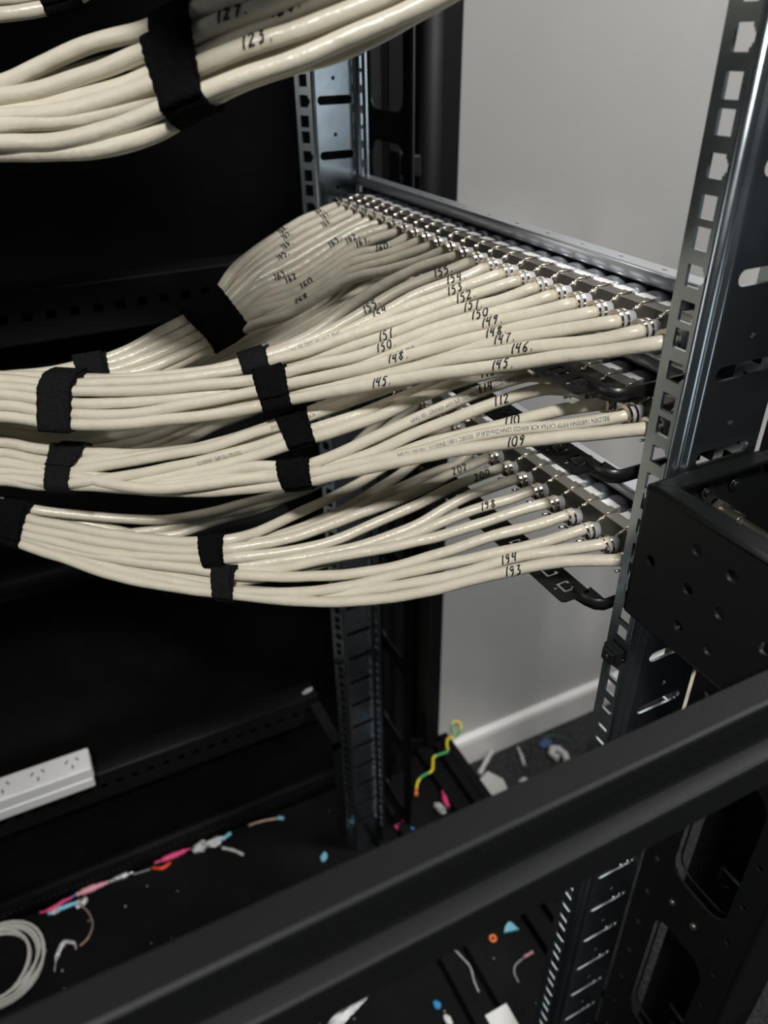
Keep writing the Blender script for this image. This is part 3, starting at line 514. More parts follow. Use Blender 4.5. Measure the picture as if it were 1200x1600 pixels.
 'e17': ([[137,3115,-1697],[77,3115,-1700],[-144,3175,-1701],[-457,3130,-1904],[-740,3134,-2018],[-1090,3093,-2156],[-1436,3033,-2281],[-1763,2984,-2380],[-2071,2947,-2439],[-2349,2944,-2431],[-2653,2973,-2409],[-2850,3064,-2362],[-3045,3154,-2315],[-3612,3277,-2252],[-4512,3277,-2292],[-5912,3377,-2412],[-7512,3577,-2612]], None, [], (2, 17)),
 'e18': ([[138,3290,-1697],[78,3290,-1700],[-137,3315,-1684],[-403,3247,-1829],[-763,3202,-1940],[-999,3164,-2010],[-1321,3123,-2071],[-1610,3066,-2153],[-1889,3003,-2281],[-2194,2968,-2367],[-2426,2968,-2382],[-2683,3025,-2373],[-2883,3126,-2340],[-3041,3208,-2309],[-3603,3345,-2258],[-4503,3345,-2298],[-5903,3445,-2418],[-7503,3645,-2618]], None, [], (2, 18)),
 'e19': ([[140,3465,-1697],[80,3465,-1700],[-131,3456,-1665],[-352,3363,-1782],[-681,3259,-1880],[-1093,3190,-1986],[-1364,3171,-2037],[-1710,3116,-2152],[-1968,3066,-2263],[-2223,3035,-2337],[-2503,3029,-2365],[-2804,3127,-2370],[-3048,3241,-2342],[-3619,3367,-2312],[-4519,3367,-2352],[-5919,3467,-2472],[-7519,3667,-2672]], None, [], (2, 19)),
 'e20': ([[141,3640,-1697],[81,3640,-1700],[-127,3598,-1644],[-376,3444,-1789],[-793,3250,-1860],[-1138,3198,-1945],[-1386,3163,-1995],[-1744,3091,-2110],[-2013,3036,-2216],[-2361,2988,-2303],[-2628,3007,-2317],[-2834,3088,-2304],[-3032,3180,-2269],[-3600,3305,-2220],[-4500,3305,-2260],[-5900,3405,-2380],[-7500,3605,-2580]], None, [], (2, 20)),
 'g0': ([[100,140,-2527],[40,140,-2530],[-196,352,-2598],[-370,482,-2671],[-492,565,-2728],[-650,670,-2803],[-814,774,-2881],[-946,863,-2937],[-1080,958,-2986],[-1248,1082,-3040],[-1350,1162,-3065],[-1486,1274,-3090],[-1605,1378,-3105],[-1761,1513,-3123],[-1903,1636,-3137],[-2046,1771,-3158],[-2226,1950,-3174],[-2488,2207,-3190],[-2676,2376,-3165],[-2860,2563,-3111],[-3014,2706,-3083],[-3160,2854,-3049],[-3246,2944,-3031],[-3752,3158,-2988],[-4652,3158,-3028],[-6052,3258,-3148],[-7652,3458,-3348]], '193', [[-415,513,-2693]], (3, 0)),
 'g1': ([[101,315,-2527],[41,315,-2530],[-131,438,-2591],[-252,523,-2633],[-385,614,-2681],[-552,704,-2766],[-710,798,-2834],[-875,912,-2904],[-1043,1031,-2968],[-1128,1093,-2997],[-1319,1235,-3060],[-1527,1407,-3106],[-1738,1590,-3142],[-1883,1708,-3145],[-2095,1923,-3151],[-2279,2103,-3159],[-2563,2372,-3149],[-2850,2629,-3100],[-3044,2807,-3058],[-3243,2996,-3029],[-3760,3201,-2999],[-4660,3201,-3039],[-6060,3301,-3159],[-7660,3501,-3359]], '194', [[-375,607,-2677]], (3, 1)),
 'g2': ([[103,490,-2527],[43,490,-2530],[-122,573,-2606],[-280,658,-2671],[-388,726,-2703],[-500,789,-2745],[-663,880,-2804],[-805,957,-2852],[-930,1027,-2892],[-1058,1093,-2938],[-1206,1173,-2988],[-1390,1279,-3038],[-1536,1372,-3067],[-1683,1470,-3088],[-1842,1603,-3108],[-1959,1719,-3137],[-2213,1999,-3162],[-2472,2258,-3156],[-2660,2424,-3123],[-2848,2599,-3076],[-3038,2779,-3025],[-3233,2968,-2987],[-3747,3175,-2946],[-4647,3175,-2986],[-6047,3275,-3106],[-7647,3475,-3306]], None, [], (3, 2)),
 'g3': ([[104,665,-2527],[44,665,-2530],[-141,748,-2604],[-316,839,-2658],[-464,902,-2719],[-564,946,-2759],[-687,1002,-2805],[-799,1053,-2846],[-894,1096,-2883],[-1080,1192,-2935],[-1228,1276,-2967],[-1373,1369,-2984],[-1502,1451,-3000],[-1648,1549,-3010],[-1818,1663,-3023],[-1933,1762,-3033],[-2098,1933,-3041],[-2265,2092,-3062],[-2552,2353,-3079],[-2748,2515,-3072],[-2961,2706,-3044],[-3148,2887,-3011],[-3233,2980,-2989],[-3733,3198,-2938],[-4633,3198,-2978],[-6033,3298,-3098],[-7633,3498,-3298]], None, [], (3, 3)),
 'g4': ([[105,840,-2527],[45,840,-2530],[-88,897,-2569],[-241,957,-2622],[-473,1046,-2703],[-628,1109,-2753],[-780,1180,-2789],[-894,1234,-2822],[-1027,1301,-2852],[-1181,1376,-2890],[-1316,1444,-2921],[-1435,1497,-2957],[-1553,1556,-2983],[-1678,1635,-3014],[-1795,1725,-3023],[-1916,1824,-3037],[-2068,1967,-3046],[-2250,2146,-3046],[-2443,2320,-3060],[-2740,2543,-3053],[-2917,2686,-3035],[-3141,2895,-2984],[-3225,2984,-2960],[-3728,3197,-2901],[-4628,3197,-2941],[-6028,3297,-3061],[-7628,3497,-3261]], None, [], (3, 4)),
 'g5': ([[107,1015,-2527],[47,1015,-2530],[-119,1069,-2591],[-276,1132,-2635],[-427,1182,-2690],[-583,1232,-2754],[-726,1282,-2812],[-889,1343,-2871],[-1050,1409,-2923],[-1217,1467,-2975],[-1422,1547,-3028],[-1626,1632,-3074],[-1827,1725,-3105],[-2009,1887,-3113],[-2193,2063,-3128],[-2459,2318,-3144],[-2767,2588,-3101],[-3001,2799,-3060],[-3149,2944,-3027],[-3234,3038,-3000],[-3729,3256,-2937],[-4629,3256,-2977],[-6029,3356,-3097],[-7629,3556,-3297]], '198', [[-230,1104,-2615]], (3, 5)),
 'g6': ([[108,1190,-2527],[48,1190,-2530],[-214,1258,-2600],[-331,1287,-2634],[-470,1304,-2700],[-606,1323,-2769],[-758,1360,-2822],[-971,1423,-2883],[-1117,1472,-2915],[-1302,1541,-2946],[-1507,1617,-2974],[-1690,1690,-2992],[-1859,1771,-2999],[-1987,1886,-3021],[-2136,2040,-3021],[-2363,2251,-3043],[-2635,2480,-3042],[-2831,2644,-3025],[-3033,2805,-3014],[-3230,2999,-2979],[-3742,3208,-2940],[-4642,3208,-2980],[-6042,3308,-3100],[-7642,3508,-3300]], None, [], (3, 6)),
 'g7': ([[109,1365,-2527],[49,1365,-2530],[-229,1417,-2598],[-345,1435,-2632],[-464,1449,-2673],[-582,1462,-2715],[-697,1480,-2748],[-925,1517,-2811],[-1062,1536,-2854],[-1261,1576,-2896],[-1431,1621,-2916],[-1598,1672,-2926],[-1854,1760,-2935],[-1982,1873,-2965],[-2176,2046,-3001],[-2447,2284,-3053],[-2642,2441,-3049],[-2874,2647,-3019],[-3044,2792,-3003],[-3232,2970,-2984],[-3750,3176,-2961],[-4650,3176,-3001],[-6050,3276,-3121],[-7650,3476,-3321]], '200.', [[-94,1364,-2607]], (3, 7)),
 'g8': ([[110,1540,-2527],[50,1540,-2530],[-267,1571,-2609],[-393,1576,-2651],[-516,1586,-2685],[-757,1608,-2745],[-990,1638,-2788],[-1220,1667,-2831],[-1400,1693,-2859],[-1574,1726,-2872],[-1846,1796,-2886],[-1969,1898,-2921],[-2164,2070,-2960],[-2429,2318,-2991],[-2624,2476,-2988],[-2818,2644,-2968],[-3030,2819,-2956],[-3216,3002,-2928],[-3729,3211,-2896],[-4629,3211,-2936],[-6029,3311,-3056],[-7629,3511,-3256]], '202.', [[-169,1540,-2619]], (3, 8)),
 'g9': ([[112,1715,-2527],[52,1715,-2530],[-133,1706,-2636],[-300,1742,-2664],[-425,1754,-2707],[-580,1758,-2742],[-736,1756,-2784],[-877,1759,-2815],[-1035,1764,-2847],[-1180,1772,-2868],[-1415,1788,-2896],[-1640,1817,-2912],[-1828,1868,-2905],[-1966,1948,-2991],[-2163,2124,-3028],[-2436,2364,-3068],[-2753,2616,-3055],[-2998,2806,-3049],[-3234,3038,-3000],[-3745,3246,-2957],[-4645,3246,-2997],[-6045,3346,-3117],[-7645,3546,-3317]], None, [], (3, 9)),
 'g10': ([[113,1890,-2527],[53,1890,-2530],[-137,1937,-2594],[-315,1961,-2681],[-462,1937,-2741],[-674,1918,-2800],[-814,1900,-2845],[-985,1886,-2887],[-1139,1881,-2910],[-1387,1876,-2936],[-1624,1872,-2930],[-1821,1893,-2907],[-1947,1989,-2936],[-2148,2153,-2980],[-2418,2405,-3010],[-2735,2663,-2999],[-2975,2866,-2978],[-3219,3089,-2955],[-3740,3291,-2934],[-4640,3291,-2974],[-6040,3391,-3094],[-7640,3591,-3294]], None, [], (3, 10)),
 'g11': ([[114,2065,-2527],[54,2065,-2530],[-259,2066,-2624],[-535,2059,-2717],[-771,2010,-2767],[-940,1980,-2792],[-1132,1944,-2817],[-1394,1898,-2838],[-1522,1873,-2849],[-1645,1851,-2852],[-1826,1845,-2839],[-1950,1944,-2876],[-2147,2112,-2916],[-2411,2363,-2936],[-2607,2516,-2934],[-2802,2680,-2916],[-3002,2844,-2901],[-3197,3037,-2864],[-3709,3246,-2825],[-4609,3246,-2865],[-6009,3346,-2985],[-7609,3546,-3185]], None, [], (3, 11)),
 'g13': ([[117,2415,-2527],[57,2415,-2530],[-341,2454,-2725],[-672,2485,-2890],[-937,2531,-2991],[-1105,2572,-3038],[-1430,2595,-3054],[-1688,2601,-3066],[-1911,2613,-3060],[-2143,2662,-3054],[-2363,2726,-3019],[-2577,2793,-2976],[-2783,2860,-2920],[-2978,2923,-2865],[-3183,3064,-2817],[-3726,3231,-2761],[-4626,3231,-2801],[-6026,3331,-2921],[-7626,3531,-3121]], None, [], (3, 13)),
 'g14': ([[118,2590,-2527],[58,2590,-2530],[-338,2580,-2724],[-705,2545,-2941],[-986,2556,-3050],[-1173,2579,-3088],[-1438,2589,-3108],[-1689,2619,-3111],[-1915,2637,-3125],[-2155,2688,-3153],[-2270,2720,-3154],[-2499,2783,-3156],[-2742,2854,-3135],[-2990,2946,-3066],[-3228,3120,-2992],[-3763,3291,-2919],[-4663,3291,-2959],[-6063,3391,-3079],[-7663,3591,-3279]], None, [], (3, 14)),
 'g15': ([[120,2765,-2527],[60,2765,-2530],[-334,2711,-2724],[-718,2647,-2928],[-1014,2625,-3037],[-1304,2603,-3137],[-1567,2615,-3157],[-1825,2622,-3174],[-2075,2643,-3204],[-2258,2693,-3189],[-2509,2800,-3105],[-2713,2887,-3024],[-2960,2970,-2952],[-3200,3125,-2890],[-3746,3285,-2827],[-4646,3285,-2867],[-6046,3385,-2987],[-7646,3585,-3187]], None, [], (3, 15)),
 't0': ([[86,315,548],[26,315,545],[-274,315,545],[-779,574,226],[-930,600,161],[-1070,647,102],[-1221,704,46],[-1326,743,8],[-1399,767,-22],[-1515,817,-56],[-1632,868,-88],[-1775,926,-133],[-1913,1023,-188],[-2004,1110,-230],[-2121,1226,-274],[-2217,1322,-305],[-2314,1424,-330],[-2438,1542,-348],[-2589,1688,-354],[-3104,1897,-364],[-4004,1897,-404],[-5404,1997,-524],[-7004,2197,-724]], None, [], (0, 1)),
 't1': ([[88,490,548],[28,490,545],[-272,490,545],[-808,625,278],[-1022,686,194],[-1139,728,149],[-1255,772,108],[-1370,821,74],[-1487,870,39],[-1604,921,7],[-1772,988,-48],[-1887,1074,-97],[-1952,1144,-119],[-2066,1262,-159],[-2186,1382,-199],[-2283,1484,-225],[-2408,1599,-246],[-2559,1745,-253],[-3074,1954,-263],[-3974,1954,-303],[-5374,2054,-423],[-6974,2254,-623]], '123.', [[-1569,906,17]], (0, 2)),
 't2': ([[94,1365,548],[34,1365,545],[-266,1365,545],[-766,696,334],[-1047,798,246],[-1331,907,147],[-1450,957,103],[-1569,1009,63],[-1721,1061,-8],[-1837,1144,-55],[-1938,1244,-86],[-2047,1340,-134],[-2168,1461,-168],[-2293,1585,-201],[-2423,1690,-226],[-2553,1803,-242],[-3080,1998,-269],[-3980,1998,-309],[-5380,2098,-429],[-6980,2298,-629]], '128.', [[-1473,907,100]], (0, 7)),
 't3': ([[93,1190,548],[33,1190,545],[-267,1190,545],[-877,702,341],[-1193,837,247],[-1454,934,152],[-1572,983,117],[-1690,1035,85],[-1783,1088,49],[-1896,1185,3],[-1973,1271,-18],[-2056,1350,-53],[-2152,1446,-85],[-2251,1545,-115],[-2380,1653,-151],[-2538,1786,-180],[-3064,1978,-223],[-3964,1978,-263],[-5364,2078,-383],[-6964,2278,-583]], '127.', [[-1623,1006,103]], (0, 6)),
 't4': ([[98,1890,548],[38,1890,545],[-262,1890,545],[-978,771,345],[-1319,920,250],[-1553,1019,180],[-1671,1071,149],[-1761,1131,126],[-1849,1211,99],[-1918,1276,66],[-2007,1375,41],[-2120,1507,23],[-2181,1570,6],[-2274,1645,-33],[-2355,1701,-66],[-2439,1757,-99],[-2524,1813,-132],[-3061,1971,-226],[-3961,1971,-266],[-5361,2071,-386],[-6961,2271,-586]], None, [], (0, 10)),
 't5': ([[90,840,548],[30,840,545],[-270,840,545],[-730,655,262],[-930,701,181],[-1075,746,117],[-1219,796,60],[-1361,854,16],[-1478,909,-21],[-1597,965,-56],[-1741,1033,-100],[-1858,1115,-144],[-1927,1173,-162],[-2071,1292,-214],[-2192,1400,-244],[-2315,1515,-265],[-2440,1620,-276],[-2569,1726,-287],[-3100,1917,-307],[-4000,1917,-347],[-5400,2017,-467],[-7000,2217,-667]], None, [], (0, 4)),
 't6': ([[85,140,548],[25,140,545],[-275,140,545],[-726,658,232],[-883,680,156],[-1025,732,89],[-1172,781,13],[-1312,846,-35],[-1427,909,-62],[-1545,971,-91],[-1670,1017,-129],[-1777,1039,-176],[-1854,1075,-223],[-1936,1099,-274],[-2013,1140,-311],[-2111,1207,-343],[-2204,1314,-364],[-2299,1426,-381],[-2446,1584,-395],[-2599,1738,-403],[-3111,1951,-414],[-4011,1951,-454],[-5411,2051,-574],[-7011,2251,-774]], None, [], (0, 0)),
 't7': ([[89,665,548],[29,665,545],[-271,665,545],[-703,697,265],[-978,767,153],[-1107,795,81],[-1227,843,29],[-1392,923,-23],[-1582,1019,-75],[-1757,1094,-140],[-1882,1173,-209],[-2003,1276,-262],[-2128,1386,-308],[-2230,1477,-342],[-2333,1574,-368],[-2462,1684,-380],[-2592,1799,-386],[-3116,1998,-395],[-4016,1998,-435],[-5416,2098,-555],[-7016,2298,-755]], None, [], (0, 3)),
 't8': ([[95,1540,548],[35,1540,545],[-265,1540,545],[-775,777,331],[-1069,868,209],[-1307,971,118],[-1475,1049,62],[-1670,1143,4],[-1814,1239,-50],[-1938,1327,-107],[-2063,1428,-154],[-2189,1536,-190],[-2321,1638,-232],[-2458,1724,-272],[-2574,1786,-317],[-3124,1921,-414],[-4024,1921,-454],[-5424,2021,-574],[-7024,2221,-774]], None, [], (0, 8)),
 't9': ([[97,1715,548],[37,1715,545],[-263,1715,545],[-814,811,353],[-1098,922,254],[-1338,1024,173],[-1538,1097,90],[-1688,1158,37],[-1829,1264,-12],[-1939,1392,-33],[-2056,1520,-60],[-2153,1626,-79],[-2257,1725,-113],[-2395,1826,-157],[-2539,1925,-208],[-3076,2088,-291],[-3976,2088,-331],[-5376,2188,-451],[-6976,2388,-651]], None, [], (0, 9)),
 't10': ([[92,1015,548],[32,1015,545],[-268,1015,545],[-693,712,256],[-944,778,160],[-1091,827,98],[-1232,893,45],[-1372,968,3],[-1513,1048,-32],[-1683,1137,-82],[-1825,1245,-127],[-1947,1344,-179],[-2070,1459,-216],[-2196,1578,-250],[-2334,1682,-306],[-2470,1784,-333],[-2575,1879,-335],[-3098,2080,-339],[-3998,2080,-379],[-5398,2180,-499],[-6998,2380,-699]], None, [], (0, 5)),
 'u0': ([[102,2415,548],[42,2415,545],[-258,2415,545],[-1288,2915,502],[-1511,2777,434],[-1727,2626,353],[-1910,2621,267],[-2019,2618,216],[-2121,2627,189],[-2252,2646,165],[-2346,2665,154],[-2409,2678,149],[-2528,2738,154],[-3095,2874,165],[-3995,2874,125],[-5395,2974,5],[-6995,3174,-195]], None, [], (0, 13)),
 'u1': ([[103,2590,548],[43,2590,545],[-257,2590,545],[-1276,2937,543],[-1497,2803,481],[-1711,2655,405],[-1893,2654,327],[-1998,2659,291],[-2099,2669,263],[-2230,2688,238],[-2325,2706,228],[-2387,2719,222],[-2506,2779,227],[-3073,2915,238],[-3973,2915,198],[-5373,3015,78],[-6973,3215,-122]], None, [], (0, 14)),
 'u2': ([[105,2765,548],[45,2765,545],[-255,2765,545],[-1256,3024,530],[-1482,2889,464],[-1701,2740,384],[-1887,2738,300],[-1996,2739,255],[-2099,2749,227],[-2233,2769,202],[-2330,2788,192],[-2393,2802,186],[-2514,2863,191],[-3082,2999,202],[-3982,2999,162],[-5382,3099,42],[-6982,3299,-158]], None, [], (0, 15)),
 'u3': ([[106,2940,548],[46,2940,545],[-254,2940,545],[-1260,2987,568],[-1481,2855,510],[-1696,2709,437],[-1877,2711,362],[-1981,2720,333],[-2083,2730,305],[-2215,2749,280],[-2311,2768,269],[-2373,2781,264],[-2493,2841,269],[-3061,2977,280],[-3961,2977,240],[-5361,3077,120],[-6961,3277,-80]], None, [], (0, 16)),
 'u4': ([[107,3115,548],[47,3115,545],[-253,3115,545],[-1240,3081,548],[-1466,2947,483],[-1686,2800,404],[-1873,2799,322],[-1982,2803,281],[-2087,2813,253],[-2221,2833,227],[-2319,2853,217],[-2384,2867,211],[-2506,2929,216],[-3073,3065,227],[-3973,3065,187],[-5373,3165,67],[-6973,3365,-133]], None, [], (0, 17)),
 'u5': ([[108,3290,548],[48,3290,545],[-252,3290,545],[-1233,3094,570],[-1459,2962,509],[-1678,2817,433],[-1864,2818,355],[-1970,2826,322],[-2075,2836,294],[-2210,2856,268],[-2307,2876,257],[-2372,2890,252],[-2494,2952,257],[-3061,3087,268],[-3961,3087,228],[-5361,3187,108],[-6961,3387,-92]], None, [], (0, 18)),
 'u6': ([[110,3465,548],[50,3465,545],[-250,3465,545],[-1240,3056,587],[-1463,2926,530],[-1679,2782,458],[-1862,2785,385],[-1965,2798,360],[-2069,2807,332],[-2202,2827,306],[-2299,2846,295],[-2363,2860,290],[-2484,2921,295],[-3052,3057,306],[-3952,3057,266],[-5352,3157,146],[-6952,3357,-54]], None, [], (0, 19)),
 'u7': ([[111,3640,548],[51,3640,545],[-249,3640,545],[-1232,3120,533],[-1462,2985,465],[-1684,2836,383],[-1874,2834,296],[-1986,2834,248],[-2091,2844,219],[-2227,2865,194],[-2326,2885,183],[-2391,2900,178],[-2515,2962,183],[-3082,3098,194],[-3982,3098,154],[-5382,3198,34],[-6982,3398,-166]], None, [], (0, 20)),
 'u8': ([[112,3815,548],[52,3815,545],[-248,3815,545],[-1215,3165,571],[-1444,3033,508],[-1665,2888,431],[-1855,2889,350],[-1963,2896,315],[-2069,2907,286],[-2206,2928,260],[-2305,2948,249],[-2371,2962,244],[-2495,3025,249],[-3062,3161,260],[-3962,3161,220],[-5362,3261,100],[-6962,3461,-100]], None, [], (0, 21)),
}
STRAPS = {
 's1': ([-1467, 2830, -1660], 'b12 b13 b14 b15 b16 b17 b18 b19 b20 b21 b22 b23', 0.03),
 's2': ([-2335, 2843, -1872], 'b12 b13 b14 b15 b16 b17 b18 b19 b20 b21 b22 b23', 0.019),
 's3a': ([-1364, 2256, -1787], 'a6 a7 a8 a9 a10 a11 x12', 0.017),
 's3': ([-1349, 1931, -1861], 'a0 a1 a2 a3 a4 a5', 0.019),
 's4': ([-2587, 2623, -1993], 'a0 a1 a2 a3 a4 a5 a6 a7 a8 a9 a10 a11 x12', 0.021),
 's5': ([-1252, 1841, -2129], 'd5 d6 d7 d8 d9', 0.018),
 's6': ([-1379, 1551, -2296], 'd0 d1 d2 d3 d4', 0.019),
 's7': ([-2703, 2614, -2420], 'd0 d1 d2 d3 d4 d5 d6 d7 d8 d9', 0.018),
 's8': ([-1899, 1874, -2913], 'g6 g7 g8 g9 g10 g11', 0.015),
 's9': ([-1880, 1720, -3083], 'g0 g1 g2 g3 g4 g5', 0.014),
 's10': ([-3114, 2945, -2943], 'g0 g1 g2 g3 g4 g5 g6 g7 g8 g9 g10 g11 g13 g14 g15', 0.022),
 's11': ([-1824, 1168, -38], 't0 t1 t2 t3 t4 t5 t6 t7 t8 t9 t10', 0.019),
 's12': ([-2089, 2759, 239], 'u0 u1 u2 u3 u4 u5 u6 u7 u8', 0.02),
}
RC = 0.00365
def catmull(P, per=6):
    P = [Vector(p) for p in P]; out = []
    for i in range(len(P)-1):
        p0 = P[max(i-1, 0)]; p1 = P[i]; p2 = P[i+1]; p3 = P[min(i+2, len(P)-1)]
        for k in range(per):
            t = k/per
            out.append(0.5*((2*p1) + (p2-p0)*t + (2*p0-5*p1+4*p2-p3)*t*t + (3*p1-p0-3*p2+p3)*t*t*t))
    out.append(P[-1]); return out
def resample(P, step):
    L = [0]
    for a, b in zip(P[:-1], P[1:]): L.append(L[-1] + (b-a).length)
    n = max(2, int(L[-1]/step)); out = []; j = 0
    for i in range(n+1):
        s = L[-1]*i/n
        while j < len(L)-2 and L[j+1] < s: j += 1
        t = (s-L[j])/max(1e-9, L[j+1]-L[j]); out.append(P[j].lerp(P[j+1], min(1, t)))
    return out, L[-1]/n
def smooth(P, it, keep=6):
    for _ in range(it):
        Q = P[:]
        for i in range(keep, len(P)-1): Q[i] = P[i]*0.5 + (P[i-1]+P[i+1])*0.25
        P = Q
    return P
FACE = Vector((-0.36, -0.76, 0.54)).normalized()            # side of the cables that faces the aisle
PATH = {}; CAB = {}
def frame(P, i):
    T = (P[min(i+1, len(P)-1)] - P[max(i-1, 0)]).normalized()
    N = (FACE - T*FACE.dot(T)).normalized(); B = T.cross(N)
    if B.z < 0: B = -B
    return T, N, B
def on_cable(P, step, s, phi, r):
    f = max(0.0, min(len(P)-1.001, s/step)); i = int(f); t = f-i
    p = P[i].lerp(P[i+1], t); T, N, B = frame(P, i); T2, N2, B2 = frame(P, i+1); N = N.lerp(N2, t); B = B.lerp(B2, t)
    return p + (N*math.cos(phi) + B*math.sin(phi))*r
def write_number(cid, txt, anchor, parent):
    P, step = PATH[cid]; A = Vector(anchor)
    i = min(range(len(P)), key=lambda k: (P[k]-A).length); s0 = i*step
    h = 0.0054 + random.uniform(-0.0004, 0.0006); adv = 0.0041; wtot = adv*len(txt)
    phi0 = math.radians(random.uniform(2, 16)); m = MB(); x = -wtot/2; slant = 0.18
    jit = random.Random(sum(map(ord, cid))*7 + i)
    for ch in txt:
        dy = jit.uniform(-0.0004, 0.0004)
        for st in DIG[ch]:
            pts = []
            for a, b in zip(st[:-1], st[1:]):
                nn = 4
                for k in range(nn): pts.append((a[0] + (b[0]-a[0])*k/nn, a[1] + (b[1]-a[1])*k/nn))
            pts.append(st[-1]); W = []
            for q in pts:
                tx = x + q[0]*h*0.85 + q[1]*h*slant; ty = (q[1]-0.5)*h + dy
                W.append(on_cable(P, step, s0 - tx, phi0 + ty/RC, RC+0.00004))
            m.tube(W, 0.00048 if ch != '.' else 0.00065, 5)
        x += adv if ch != '1' else adv*0.75
    o = m.build('handwritten_number', INK, parent); o['label'] = 'black marker number'; return o
def print_text(cid, txt, s0, phi0, flip, parent, size=0.0036, wx=0.74):
    P, step = PATH[cid]
    cu = bpy.data.curves.new('t', 'FONT'); cu.body = txt; cu.size = size; cu.resolution_u = 2
    o = bpy.data.objects.new('t', cu); COL.objects.link(o); dg = bpy.context.evaluated_depsgraph_get()
    me = bpy.data.meshes.new_from_object(o.evaluated_get(dg)); bpy.data.objects.remove(o); bpy.data.curves.remove(cu)
    b = bmesh.new(); b.from_mesh(me); bmesh.ops.triangulate(b, faces=b.faces[:])
    for _ in range(3):
        long = [e for e in b.edges if e.calc_length() > 0.0007]
        if long: bmesh.ops.subdivide_edges(b, edges=long, cuts=1); bmesh.ops.triangulate(b, faces=[f for f in b.faces if len(f.verts) > 3])
    b.to_mesh(me); b.free()
    for v in me.vertices:
        tx = v.co.x*wx; ty = v.co.y - size*0.35
        if flip: v.co = on_cable(P, step, s0 + tx, phi0 - ty/RC, RC+0.00008)
        else: v.co = on_cable(P, step, s0 - tx, phi0 + ty/RC, RC+0.00008)
    me.materials.append(PRINT)
    q = bpy.data.objects.new('printed_lettering', me); COL.objects.link(q); q.parent = parent; q['label'] = 'blue grey printed jacket lettering'
ORD = ['first', 'second', 'third', 'fourth', 'fifth', 'sixth', 'seventh', 'eighth', 'ninth', 'tenth', 'eleventh', 'twelfth', 'thirteenth', 'fourteenth', 'fifteenth', 'sixteenth',
       'seventeenth', 'eighteenth', 'nineteenth', 'twentieth', 'twenty-first', 'twenty-second', 'twenty-third', 'twenty-fourth']
PN = {0: 'uppermost', 1: 'top', 2: 'middle', 3: 'lowest'}
TOPLAB = {'t0': 'lowest cable right of the strap in the big upper foreground bundle', 't1': 'cable marked 123 in the big upper foreground bundle',
 't2': 'cable marked 128 in the big upper foreground bundle', 't3': 'cable marked 127 in the big upper foreground bundle',
 't4': 'topmost cable along the upper edge of the big upper foreground bundle', 't5': 'cable just under the one marked 123 in the upper foreground bundle',
 't6': 'cable looping lowest left of the strap in the upper foreground bundle', 't7': 'greyish cable second from the bottom left of the strap, upper foreground bundle',
 't8': 'cable mostly buried in the middle of the upper foreground bundle', 't9': 'cable peeping out below the topmost one of the upper foreground bundle',
 't10': 'cable with printed lettering low in the left half of the upper foreground bundle',
 'u0': 'lowest cable of the small bundle in the top left corner', 'u1': 'third cable up in the small bundle in the top left corner', 'u2': 'second cable up in the small bundle in the top left corner'}
for cid, (pts, num, anchors, port) in CABLES.items():
    P = [Vector(q)/1e4 for q in pts]
    P = catmull(P, 5); P, st = resample(P, 0.004); P = smooth(P, 5, 8 if port else 1); P, st = resample(P, 0.004)
    rng = random.Random(len(PATH)*13+5)
    ph = [rng.uniform(0, 6.28) for _ in range(6)]
    rads = []
    for i in range(len(P)):
        x = i*0.004
        if i > 10: P[i] = P[i] + Vector((0, 0.35*math.sin(x*55+ph[0]), 0.5*math.sin(x*70+ph[1]) + 0.2*math.sin(x*170+ph[4])))*0.0005
        rads.append(RC*(1 + 0.012*math.sin(x*260+ph[2]) + 0.012*math.sin(x*110+ph[3])))
    PATH[cid] = (P, st)
    c0 = P[len(P)//2].copy()
    E = empty('network_cable', tuple(c0)); CAB[cid] = E
    m = MB(); m.tube([p for p in P], rads, 16)
    if port and port[0] > 0:
        lab = 'cream cable '
        if num: lab += 'marked %s ' % num.strip('.')
        lab += 'in the %s jack from the near post, %s patch panel' % (ORD[port[1]], PN[port[0]])
        g = 'cream cables of the %s patch panel' % PN[port[0]]
    else: lab = 'cream ' + TOPLAB.get(cid, 'cable behind the three lowest ones of the bundle in the top left corner'); g = 'cream cables of the top left bundles'
    tag(E, lab, 'cable', g)
    o = m.build('jacket', JACKET, E); localise(o, E)
    for A_ in anchors:
        if num:
            q = write_number(cid, num, Vector(A_)/1e4, E); localise(q, E)
def near_s(cid, world):
    P, st = PATH[cid]; A = Vector(world)
    return min(range(len(P)), key=lambda k: (P[k]-A).length)*st
def printed(cid, txt, s0, phi, flip):
    E = CAB[cid]; print_text(cid, txt, s0, math.radians(phi), flip, E); E_l = Vector(E.location)
    q = [c for c in E.children if c.name.startswith('printed_lettering')][-1]; localise(q, E)
bpy.context.view_layer.update()
printed('d1', 'BELDEN 1685ENH F/FTP CAT6A 4CR AWG23 LSNH Dca-s2,d1,a1  ISO/IEC 11801 EN50173 - TESTED TO 6PE', 0.014, 0, True)
printed('d4', 'UAL ISO/IEC 11801 EN50173 - TESTED TO 6PE NVP VERIFIED 100 OHM', 0.020, -8, True)
printed('a9', '- VERIFIED 100 OHM 34516317  09:47', 0.150, 5, False)
printed('a4', 'TO 250MHZ VERIFIED 100 OHM 34516317  09:40', 0.155, -25, False)
printed('d7', '4CR AWG23 LSNH Dca-s2', 0.14, -10, True)
printed('d6', 'TESTED TO 6PE - EN50173', 0.20, -25, True)
printed('b20', '685ENH F/FTP CAT6A', 0.02, 40, True)
P_, st_ = PATH['t5']; printed('t10', 'ISO/IEC 11801 EN50173 - TESTED TO 6PE', near_s('t10', PATH['t10'][0][int(len(PATH['t10'][0])*0.80)]), 10, False)
printed('t1', '34516317  09:47', near_s('t1', PATH['t1'][0][int(len(PATH['t1'][0])*0.82)]), 15, False)
